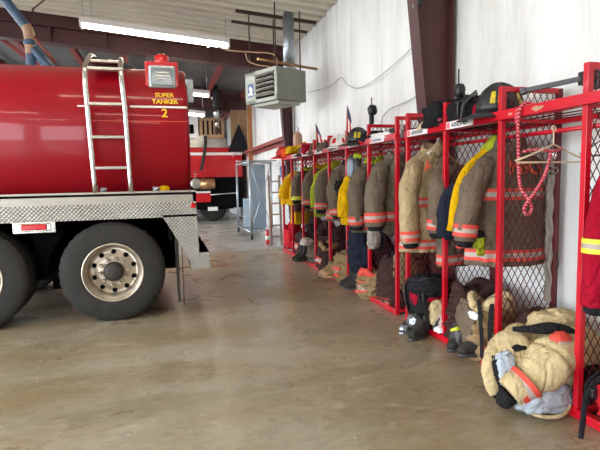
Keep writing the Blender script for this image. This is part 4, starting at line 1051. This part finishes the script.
# ------------------------------------------------------------------ heater under the roof
H = thing('unit_heater', 'grey gas unit heater with louvers hanging beside the white wall', 'heater', (2.15, 9.0, 2.88), 0)
hc, hb_, ht = Vector((1.95, 8.45, 0)), 2.90, 3.46
u = Vector((-.42, .82, 0)).normalized(); v = Vector((.82, .42, 0)).normalized(); Wl, Wd = .90, .70
def hq(a, b, z, off=0): return hc+u*a+v*(b-off)+Vector((0, 0, z))
def hbox(a0, a1, b0, b1, z0, z1): 
    mb = MB(); vs = [hq(a, b, z) for a in (a0, a1) for b in (b0, b1) for z in (z0, z1)]
    return mb.add(vs, [(0,1,3,2),(4,6,7,5),(0,4,5,1),(2,3,7,6),(0,2,6,4),(1,5,7,3)])
part('casing', hbox(0, Wl, 0.02, Wd, hb_, ht), M['heater_dark'], H, bevel=.012)
mb = hbox(0, Wl, 0, .02, hb_, hb_+.06)
for q in ((0, .06, hb_, ht), (Wl-.30, Wl, hb_, ht), (0, Wl, ht-.06, ht)):
    mb.add(hbox(q[0], q[1], 0, .02, q[2], q[3]).v, [(0,1,3,2),(4,6,7,5),(0,4,5,1),(2,3,7,6),(0,2,6,4),(1,5,7,3)])
fc = part('face_frame', mb, M['pale_tag'], H)
part('louver_recess', hbox(.06, Wl-.30, .012, .02, hb_+.06, ht-.06), M['frame_black'], fc)
mb = MB()
for k in range(5):
    z = hb_+.10+.085*k
    vs = [hq(a, b, z+dz) for a in (.065, Wl-.305) for b, dz in ((.014, 0.0), (-.035, .045), (-.03, .05), (.018, .006))]
    mb.add(vs, [(0,1,2,3), (4,7,6,5), (0,4,5,1), (1,5,6,2), (2,6,7,3), (3,7,4,0)])
part('louver', mb, M['alu'], fc)
mb = MB().add([hq(Wl-.25, -.002, hb_+.12), hq(Wl-.07, -.002, hb_+.12), hq(Wl-.07, -.002, hb_+.36), hq(Wl-.25, -.002, hb_+.36)], [(0, 1, 2, 3)])
dec = part('decal', mb, M['blue_label'], fc)
mb = MB()
for (a, z, r) in ((.17, .20, .042), (.15, .27, .04), (.19, .25, .032), (.11, .17, .025), (.21, .16, .02)):
    mb.add([hq(Wl-a+r*math.cos(q), -.004, hb_+z+r*math.sin(q)*1.2) for q in [2*PI*i/12 for i in range(12)]], [tuple(range(12))])
part('decal_figure', mb, M['white'], dec)
part('draft_hood', hbox(Wl*.2, Wl*.8, Wd*.55, Wd*.9, ht, ht+.08), M['galv'], H)
fx, fy = 2.36, 9.15
fp = part('flue_pipe', MB().lathe([(.105, ht+.05), (.105, ceil_z(fx)+.02)], (fx, fy, 0), 'z', 24).lathe([(.11, 3.95), (.114, 3.96), (.11, 3.97)], (fx, fy, 0), 'z', 24), M['galv'], H)
part('bottom_pan', hbox(.08, Wl-.1, .1, Wd-.08, hb_-.05, hb_), M['pale_tag'], H)
for a, b in ((.08, .06), (.08, Wd-.06), (Wl-.08, .06), (Wl-.08, Wd-.06)):
    q = hq(a, b, 0); part('hanging_rod', MB().tube([(q.x, q.y, ht), (q.x, q.y, ceil_z(q.x)-.02)], .012, 8), M['rust_rod'], H)
part('gas_pipe', MB().tube([(2.92, 9.2, 3.60), (2.3, 9.0, 3.62), (1.7, 8.8, 3.64)], .026, 10), M['brass'], H)
part('conduit', MB().tube([(2.0, 8.7, ht), (2.02, 8.7, 3.60), (1.95, 8.72, 3.72), (1.6, 8.9, 3.78), (1.2, 9.15, 3.86), (1.0, 9.3, 4.0)], .012, 8, spline=5), M['wood'], H)
part('conduit', MB().tube([(1.95, 8.75, ht), (1.9, 8.75, 3.50), (1.7, 8.85, 3.55), (1.55, 8.9, 3.62), (1.5, 8.9, 3.76)], .012, 8, spline=5), M['wood'], H)
mb = MB()
for x0, x1, yy in ((1.40, 2.93, 9.25), (1.40, 2.93, 9.85)):
    mb = MB().bar((x0, yy, ceil_z(x0)-.058), (x1, yy, ceil_z(x1)-.058), .06, .05)
    single('support_angle', mb, M['rust_rod'], 'dark steel support angle under the ceiling, nearer one above the heater' if yy < 9.5 else 'dark steel support angle under the ceiling, farther one behind the flue', 'support angle', ((x0+x1)/2, yy, ceil_z(2.1)-.09), 'support angles under the ceiling')

# ------------------------------------------------------------------ fluorescent fixtures
def fixture(label, x0, x1, y, drop, s=1, slope=.085):
    xm = (x0+x1)/2; zf = ceil_z(xm)-drop; t = thing('ceiling_light', label, 'light', (xm, y, zf-.1), 0, 'fluorescent lights under the roof')
    Z = lambda x: zf-slope*(x-xm)
    mb = MB(); vs = []
    for x in (x0, x1):
        for dy, dz in ((-.14, -.02), (-.10, .07), (.10, .07), (.14, -.02), (.14, -.035), (-.14, -.035)): vs.append((x, y+dy, Z(x)+dz))
    mb.add(vs, [(0,1,7,6),(1,2,8,7),(2,3,9,8),(3,4,10,9),(4,5,11,10),(5,0,6,11),(0,5,4,3,2,1),(6,7,8,9,10,11)])
    part('housing', mb, M['white'], t)
    for dy in (-.065, .065):
        part('lamp_tube', MB().tube([(x0+.04, y+dy, Z(x0)-.062), (x1-.04, y+dy, Z(x1)-.062)], .022, 10), M['tube'], t)
    for xe in (x0, x1-.04): part('end_cap', MB().box(xe, xe+.04, y-.1, y+.1, Z(xe)-.1, Z(xe)-.03), M['white'], t)
    for x in (x0+.06, x0+.2, x1-.06):
        part('hanger_rod', MB().tube([(x, y, Z(x)+.03), (x, y, ceil_z(x)+.1)], .008, 6), M['galv'], t)
    part('pull_switch', MB().box(xm+.9, xm+.94, y-.02, y+.02, Z(xm+.9)-.14, Z(xm+.9)-.08), M['white'], t)
fixture('long fluorescent light hanging in front of the maroon roof beam', -1.32, 1.33, 9.75, .50)
fixture('fluorescent light glowing beyond the roof beam, nearer of the two behind the tanker', -.4, 1.32, 14.0, .75)
fixture('fluorescent light glowing farthest away under the dark roof', -.7, 1.36, 16.2, 1.0)

for y in (-3.2, .6, 4.4):  # unseen strips above the view, added to brighten floor and tank
    for xa, pl_ in ((-.6, 'nearer the rack'), (-5.2, 'farther from the rack')):
        fixture('fluorescent strip under the pale ceiling %s, %s' % ({-3.2: 'behind the camera', .6: 'above the open bay', 4.4: 'above the tanker side'}[y], pl_), xa-1.3, xa+1.3, y, .35)
# ------------------------------------------------------------------ exhaust hose at the upper corner
eh = thing('exhaust_hose', 'blue exhaust hose with tan tape hanging from the roof above the tanker', 'hose', (-2.0, 9.0, 3.2))
rib = lambda a, uu, p: 1+.02*math.sin(uu*240)
part('hose', MB().tube([(-2.67, 9.0, 4.95), (-2.30, 9.0, 4.42), (-2.02, 9.0, 4.02)], .075, 20, spline=30, wr=rib), M['blue_pipe'], eh)
part('taped_elbow', MB().tube([(-2.03, 9.0, 4.04), (-1.99, 9.0, 3.92), (-1.985, 9.0, 3.6)], [.08, .085, .075], 20, spline=6), M['tape'], eh)
part('blue_ring', MB().lathe([(.092, 3.74), (.095, 3.76), (.095, 3.80), (.092, 3.82)], (-1.986, 9.0, 0), 'z', 20), M['blue_pipe'], eh)
part('lower_hose', MB().tube([(-1.985, 9.0, 3.62), (-1.99, 9.0, 3.0)], .075, 20, spline=20, wr=rib), M['blue_pipe'], eh)
part('branch_hose', MB().tube([(-1.94, 8.98, 3.68), (-1.80, 8.98, 3.50), (-1.60, 8.98, 3.25)], .075, 20, spline=20, wr=rib), M['blue_pipe'], eh)
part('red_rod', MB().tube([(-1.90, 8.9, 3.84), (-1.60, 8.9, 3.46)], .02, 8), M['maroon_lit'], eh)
part('chain', MB().tube([(-1.90, 9.0, 4.3), (-1.89, 9.0, 4.1), (-1.96, 9.0, 4.02)], .008, 6), M['rust_rod'], eh)
part('support_rod', MB().tube([(-1.92, 9.0, 4.05), (-1.92, 9.0, 4.30), (-1.55, 9.0, 4.62), (-1.2, 9.0, 4.80)], .012, 6), M['rust_rod'], eh)
for k, (x0, lb) in enumerate(((-2.9, 'dark red brace rod slanting under the roof behind the tanker'),)):
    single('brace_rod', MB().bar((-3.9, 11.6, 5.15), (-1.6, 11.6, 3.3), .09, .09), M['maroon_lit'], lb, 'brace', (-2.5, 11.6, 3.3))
single('vent_stack', MB().lathe([(.05, 2.6), (.05, 3.9)], (-.90, 10.4, 0), 'z', 16), M['alu'], 'thin silver vent pipe rising behind the tanker ladder', 'pipe', (-.90, 10.4, 2.6))
# cables on the insulated wall
wires = [([(2.90, 4.05, 3.32), (2.60, 4.60, 3.30), (2.52, 4.67, 3.20), (2.85, 5.0, 3.10), (2.915, 5.5, 3.02), (2.915, 6.0, 2.93), (2.915, 6.63, 2.86), (2.915, 7.15, 2.87), (2.915, 7.58, 3.01), (2.915, 7.85, 3.17), (2.915, 8.3, 3.14), (2.915, 8.9, 3.17), (2.915, 10.1, 3.30)], 'thin grey cable sagging across the white wall from the column clamp'),
         ([(2.80, 4.78, 2.52), (2.915, 5.38, 2.44), (2.915, 5.9, 2.41), (2.915, 6.2, 2.35), (2.915, 6.32, 2.2), (2.915, 6.4, 2.0)], 'short grey cable on the white wall just above the far rack')]
for pts, lb in wires:
    single('cable', MB().tube(pts, .006, 6, spline=6), M['galv'], lb, 'cable', pts[0], 'cables on the white wall')
single('cable_clamp', MB().box(2.44, 2.56, 4.5, 4.57, 3.27, 3.30).box(2.5, 2.54, 4.52, 4.56, 3.2, 3.28), M['black_plastic'], 'black clamp on the column edge holding the sagging cable', 'clamp', (2.5, 4.53, 3.2))

# ------------------------------------------------------------------ beyond the rack
ct = thing('rolling_rack', 'tall galvanised rack frame on castors standing beyond the red racks', 'rolling rack', (2.15, 11.9, 0))
posts = [(2.06, 12.1), (2.72, 12.7), (2.02, 14.1), (2.68, 14.6)]
for (x, y) in posts:
    part('upright', MB().tube([(x, y, .14), (x, y, 1.98)], .026, 10), M['galv'], ct)
    cs = part('caster', MB().lathe([(.03, -.02), (.07, -.02), (.075, 0), (.07, .02), (.03, .02)], (x, y, .075), 'x', 18), M['black_rubber'], ct)
    part('caster_fork', MB().box(x-.035, x-.025, y-.02, y+.02, .06, .15).box(x+.025, x+.035, y-.02, y+.02, .06, .15).box(x-.035, x+.035, y-.03, y+.03, .145, .16), M['galv'], cs)
for i, j in ((0, 1), (1, 3), (3, 2), (2, 0)):
    for z in (.20, 1.95):
        part('cross_bar', MB().tube([(*posts[i], z), (*posts[j], z)], .024, 8), M['galv'], ct)
for (i, j, za, zb) in ((0, 1, 1.9, .25), (1, 0, 1.9, .25), (1, 3, 1.9, .3)):
    part('diagonal_brace', MB().tube([(*posts[i], za), (*posts[j], zb)], .009, 6), M['galv'], ct)
for x in (2.2, 2.45): part('deck_slat', MB().box(x-.12, x+.12, 12.5, 14.3, .2, .222), M['galv'], ct)
part('top_bar', MB().tube([(1.75, 12.2, 1.97), (2.85, 12.6, 2.0)], .018, 8), M['galv'], ct)
single('sheet_panel', MB().box(2.22, 2.62, 12.95, 12.99, .225, 1.9), M['grey_panel'], 'blue grey sheet panel leaning inside the galvanised frame', 'panel', (2.42, 12.97, .225))
bx = thing('foam_board', 'pale blue foam board standing beside the blue grey panel', 'board', (2.16, 13.4, .225))
part('board', MB().box(2.08, 2.26, 13.4, 13.45, .225, 1.0), M['pale_blue'], bx); part('edge_strip', MB().box(2.24, 2.28, 13.39, 13.41, .225, 1.05), M['white'], bx)
al = thing('step_ladder', 'silver step ladder standing folded between the frame and the red rack', 'ladder', (2.45, 10.9, 0))
for x in (2.30, 2.54): part('rail', MB().bar((x, 10.85, 0), (x, 11.0, 1.6), .05, .03, (0, 1, 0)), M['alu'], al)
for k in range(6): part('tread', MB().box(2.30, 2.54, 10.82+.022*k, 10.93+.022*k, .2+.25*k, .23+.25*k), M['alu'], al)
part('side_plate', MB().box(2.33, 2.5, 10.86, 10.88, .02, .4), M['white_plastic'], al)
ex = thing('fire_extinguisher', 'small red extinguisher on the floor beside the step ladder', 'extinguisher', (2.28, 11.2, 0))
part('cylinder', MB().lathe([(.045, 0), (.05, .03), (.05, .28), (.03, .33), (.02, .35)], (2.28, 11.2, 0), 'z', 18), M['red_gloss'], ex)
part('valve', MB().box(2.26, 2.30, 11.18, 11.22, .34, .39), M['white_plastic'], ex); part('label_band', MB().lathe([(.052, .1), (.052, .2)], (2.28, 11.2, 0), 'z', 18), M['white'], ex)
single('blue_jug', MB().lathe([(.06, 1.55), (.065, 1.58), (.065, 1.75), (.03, 1.80)], (2.42, 10.085, 0), 'z', 16), M['blue_label'], 'small blue bottle hanging at the end of the far rack', 'bottle', (2.42, 10.085, 1.55))

# second fire engine at the back
ft = thing('fire_engine', 'red fire engine with a white stripe parked at the back of the bays', 'truck', (-.6, 19.5, 0))
part('body', MB().box(-3.5, 2.84, 18.3, 20.7, 1.55, 2.72), M['red_truck'], ft, bevel=.04)
part('white_stripe', MB().box(-3.5, 2.84, 18.28, 18.3, 2.44, 2.54), M['white'], ft)
part('tread_plate', MB().box(-3.5, 2.85, 18.28, 20.72, 2.72, 2.80), M['alu'], ft)
part('tool_box', MB().box(.85, 2.82, 18.2, 18.9, .5, 1.64), M['frame_black'], ft, bevel=.05)
part('lower_body', MB().box(-3.5, 2.5, 18.5, 20.6, .45, 1.55), M['frame_black'], ft)
part('cabinet', MB().box(1.05, 1.62, 18.1, 18.5, .74, 1.14), M['red_truck'], ft)
part('cabinet_trim', MB().box(1.05, 1.62, 18.09, 18.11, 1.07, 1.14), M['white'], ft); part('step_plate', MB().box(1.5, 1.85, 18.0, 18.1, .42, .56), M['white'], ft)
part('intake_pipe', MB().lathe([(.19, 0), (.19, .5), (.16, .52)], (1.25, 18.0, 1.4), 'x', 20), M['brass'], ft)
part('intake_valve', MB().lathe([(.14, -.14), (.2, -.1), (.2, .1), (.14, .14)], (1.1, 17.95, 1.42), 'y', 20).tube([(1.1, 17.95, 1.6), (1.1, 17.95, 1.85)], .04, 8), M['alu'], ft)
part('valve_handle', MB().lathe([(.14, -.02), (.17, 0), (.14, .02)], (1.2, 17.9, 1.62), 'y', 16, closed=True), M['red_gloss'], ft)
part('side_hose', MB().tube([(1.3, 18.0, 1.9), (1.42, 18.0, 2.4), (1.5, 18.05, 2.9), (1.5, 18.1, 3.1)], .06, 10, spline=5), M['black_rubber'], ft)
part('side_rail', MB().tube([(1.6, 18.1, 1.0), (2.6, 18.1, 1.05)], .02, 8), M['alu'], ft)
for x in (.2, -2.4): part('wheel', MB().lathe([(.25, 0), (.5, 0), (.52, .04), (.52, .26), (.5, .3), (.25, .3)], (x, 18.32, .52), 'y', 40, closed=True), M['black_rubber'], ft)
part('wheel', MB().lathe([(.02, 0), (.45, 0), (.5, .04), (.5, .26), (.45, .3), (.02, .3)], (1.75, 18.6, .5), 'y', 40), M['black_rubber'], ft)
part('mirror', MB().box(2.36, 2.72, 17.9, 17.95, 2.66, 2.92), M['galv'], ft, bevel=.02); part('mirror_arm', MB().tube([(2.5, 17.95, 2.66), (2.5, 18.3, 2.4)], .018, 8), M['white'], ft)
part('hose_bed', MB().box(.95, 2.3, 18.5, 20, 2.8, 3.05).box(1.2, 1.5, 18.3, 19, 2.8, 3.15), M['alu'], ft)
un = thing('evaporative_cooler', 'tan slatted cooler box above the fire engine', 'cooler', (1.75, 18.6, 2.95))
part('cabinet', MB().box(1.32, 2.22, 18.4, 19.2, 3.05, 3.80), M['wood'], un, bevel=.02)
part('grille_slats', MB().box(1.44, 1.5, 18.38, 18.4, 3.2, 3.7).box(1.6, 1.66, 18.38, 18.4, 3.2, 3.7).box(1.76, 1.82, 18.38, 18.4, 3.2, 3.7).box(1.92, 1.98, 18.38, 18.4, 3.2, 3.7).box(2.06, 2.1, 18.38, 18.4, 3.2, 3.7), M['frame_black'], un)
un2 = thing('wall_heater', 'pale grey heater box with a dark vent beside the slatted cooler', 'heater', (1.0, 18.6, 3.05))
part('cabinet', MB().box(.72, 1.29, 18.35, 19.0, 3.05, 3.85), M['white'], un2, bevel=.02)
part('vent', MB().box(.85, 1.12, 18.33, 18.35, 3.22, 3.55), M['frame_black'], un2)
fl2 = thing('flue_pipe', 'silver flue pipe hanging from the dark roof above the fire engine', 'pipe', (1.82, 17.2, 3.3))
part('pipe', MB().lathe([(.10, 3.62), (.10, 4.05)], (1.83, 17.2, 0), 'z', 20).lathe([(.06, 3.3), (.06, 3.62)], (1.83, 17.2, 0), 'z', 20), M['chrome'], fl2)
part('collar', MB().lathe([(.14, 4.0), (.12, 4.1), (.1, 4.78)], (1.83, 17.2, 0), 'z', 20), M['charcoal'], fl2)
part('valve', MB().lump((1.83, 17.2, 3.22), (.08, .08, .10), .2, 5, flat=False), M['rust_rod'], fl2)
struct('partition', MB().box(2.32, 2.9, 17.3, 17.36, 2.5, 3.95), M['plywood'])
tp = MB().box(2.78, 2.92, 16.4, 16.52, 0, 4.3); struct('trim_post', tp, M['timber'])
bc2 = thing('black_tarp', 'black triangular cover hanging in front of the plywood panel', 'cover', (2.55, 17.2, 2.5))
part('cover', MB().prism([(2.18, 2.5), (2.88, 2.5), (2.78, 3.0), (2.58, 3.45)], 'y', 17.15, 17.25), M['black_cloth'], bc2); part('cord', MB().tube([(2.58, 17.2, 3.44), (2.6, 17.2, 3.9)], .012, 6), M['wood'], bc2)
struct('trim_girt_far', MB().box(XL, XW, YF-.1, YF-.02, 3.6, 3.8).box(XL, XW, YF-.1, YF-.02, 2.2, 2.4), M['maroon'])

# ------------------------------------------------------------------ daylight and camera
W = bpy.data.worlds.new('overcast_sky'); S.world = W; W.use_nodes = True
nt = W.node_tree; bg = nt.nodes['Background']
tc = nt.nodes.new('ShaderNodeTexCoord'); sp = nt.nodes.new('ShaderNodeSeparateXYZ'); rp_ = nt.nodes.new('ShaderNodeValToRGB')
nt.links.new(tc.outputs['Generated'], sp.inputs[0]); nt.links.new(sp.outputs['Z'], rp_.inputs[0])
rp_.color_ramp.elements[0].position = 0; rp_.color_ramp.elements[0].color = (.92, .95, 1, 1)
rp_.color_ramp.elements[1].position = .6; rp_.color_ramp.elements[1].color = (.72, .84, 1, 1)
nt.links.new(rp_.outputs[0], bg.inputs['Color']); bg.inputs['Strength'].default_value = 9.0
def portal(nm, loc, rot, sx, sy):
    l = bpy.data.lights.new(nm, 'AREA'); l.shape = 'RECTANGLE'; l.size = sx; l.size_y = sy; l.cycles.is_portal = True
    o = bpy.data.objects.new(nm, l); COL.objects.link(o); o.location = loc; o.rotation_euler = rot
for (a, b) in doors: portal('door_daylight', (XL-.02, (a+b)/2, 2.15), (0, -PI/2, 0), 4.3, b-a)
for (a, b) in nd: portal('door_daylight', ((a+b)/2, YN+.02-.1, 2.05), (PI/2, 0, 0), b-a, 4.1)

cam = bpy.data.cameras.new('camera'); cam.sensor_width = 36; cam.lens = 36*490/600; cam.clip_end = 200
co = bpy.data.objects.new('camera', cam); COL.objects.link(co); S.camera = co
phi, th, roll = math.radians(15.352), math.radians(5.330), .02
F = Vector((math.sin(phi)*math.cos(th), math.cos(phi)*math.cos(th), -math.sin(th))); Rt = Vector((math.cos(phi), -math.sin(phi), 0)); U = Rt.cross(F)
R2 = math.cos(roll)*Rt-math.sin(roll)*U; U2 = math.sin(roll)*Rt+math.cos(roll)*U
co.matrix_world = Matrix(((R2.x, U2.x, -F.x, 0), (R2.y, U2.y, -F.y, 0), (R2.z, U2.z, -F.z, 1.5), (0, 0, 0, 1)))

S.view_settings.view_transform = 'Standard'; S.view_settings.look = 'None'; S.view_settings.gamma = 1
S.view_settings.use_curve_mapping = False; S.view_settings.exposure = 0.42
S.cycles.use_denoising = True; S.cycles.max_bounces = 8; S.cycles.diffuse_bounces = 3
S.cycles.sample_clamp_indirect = 8
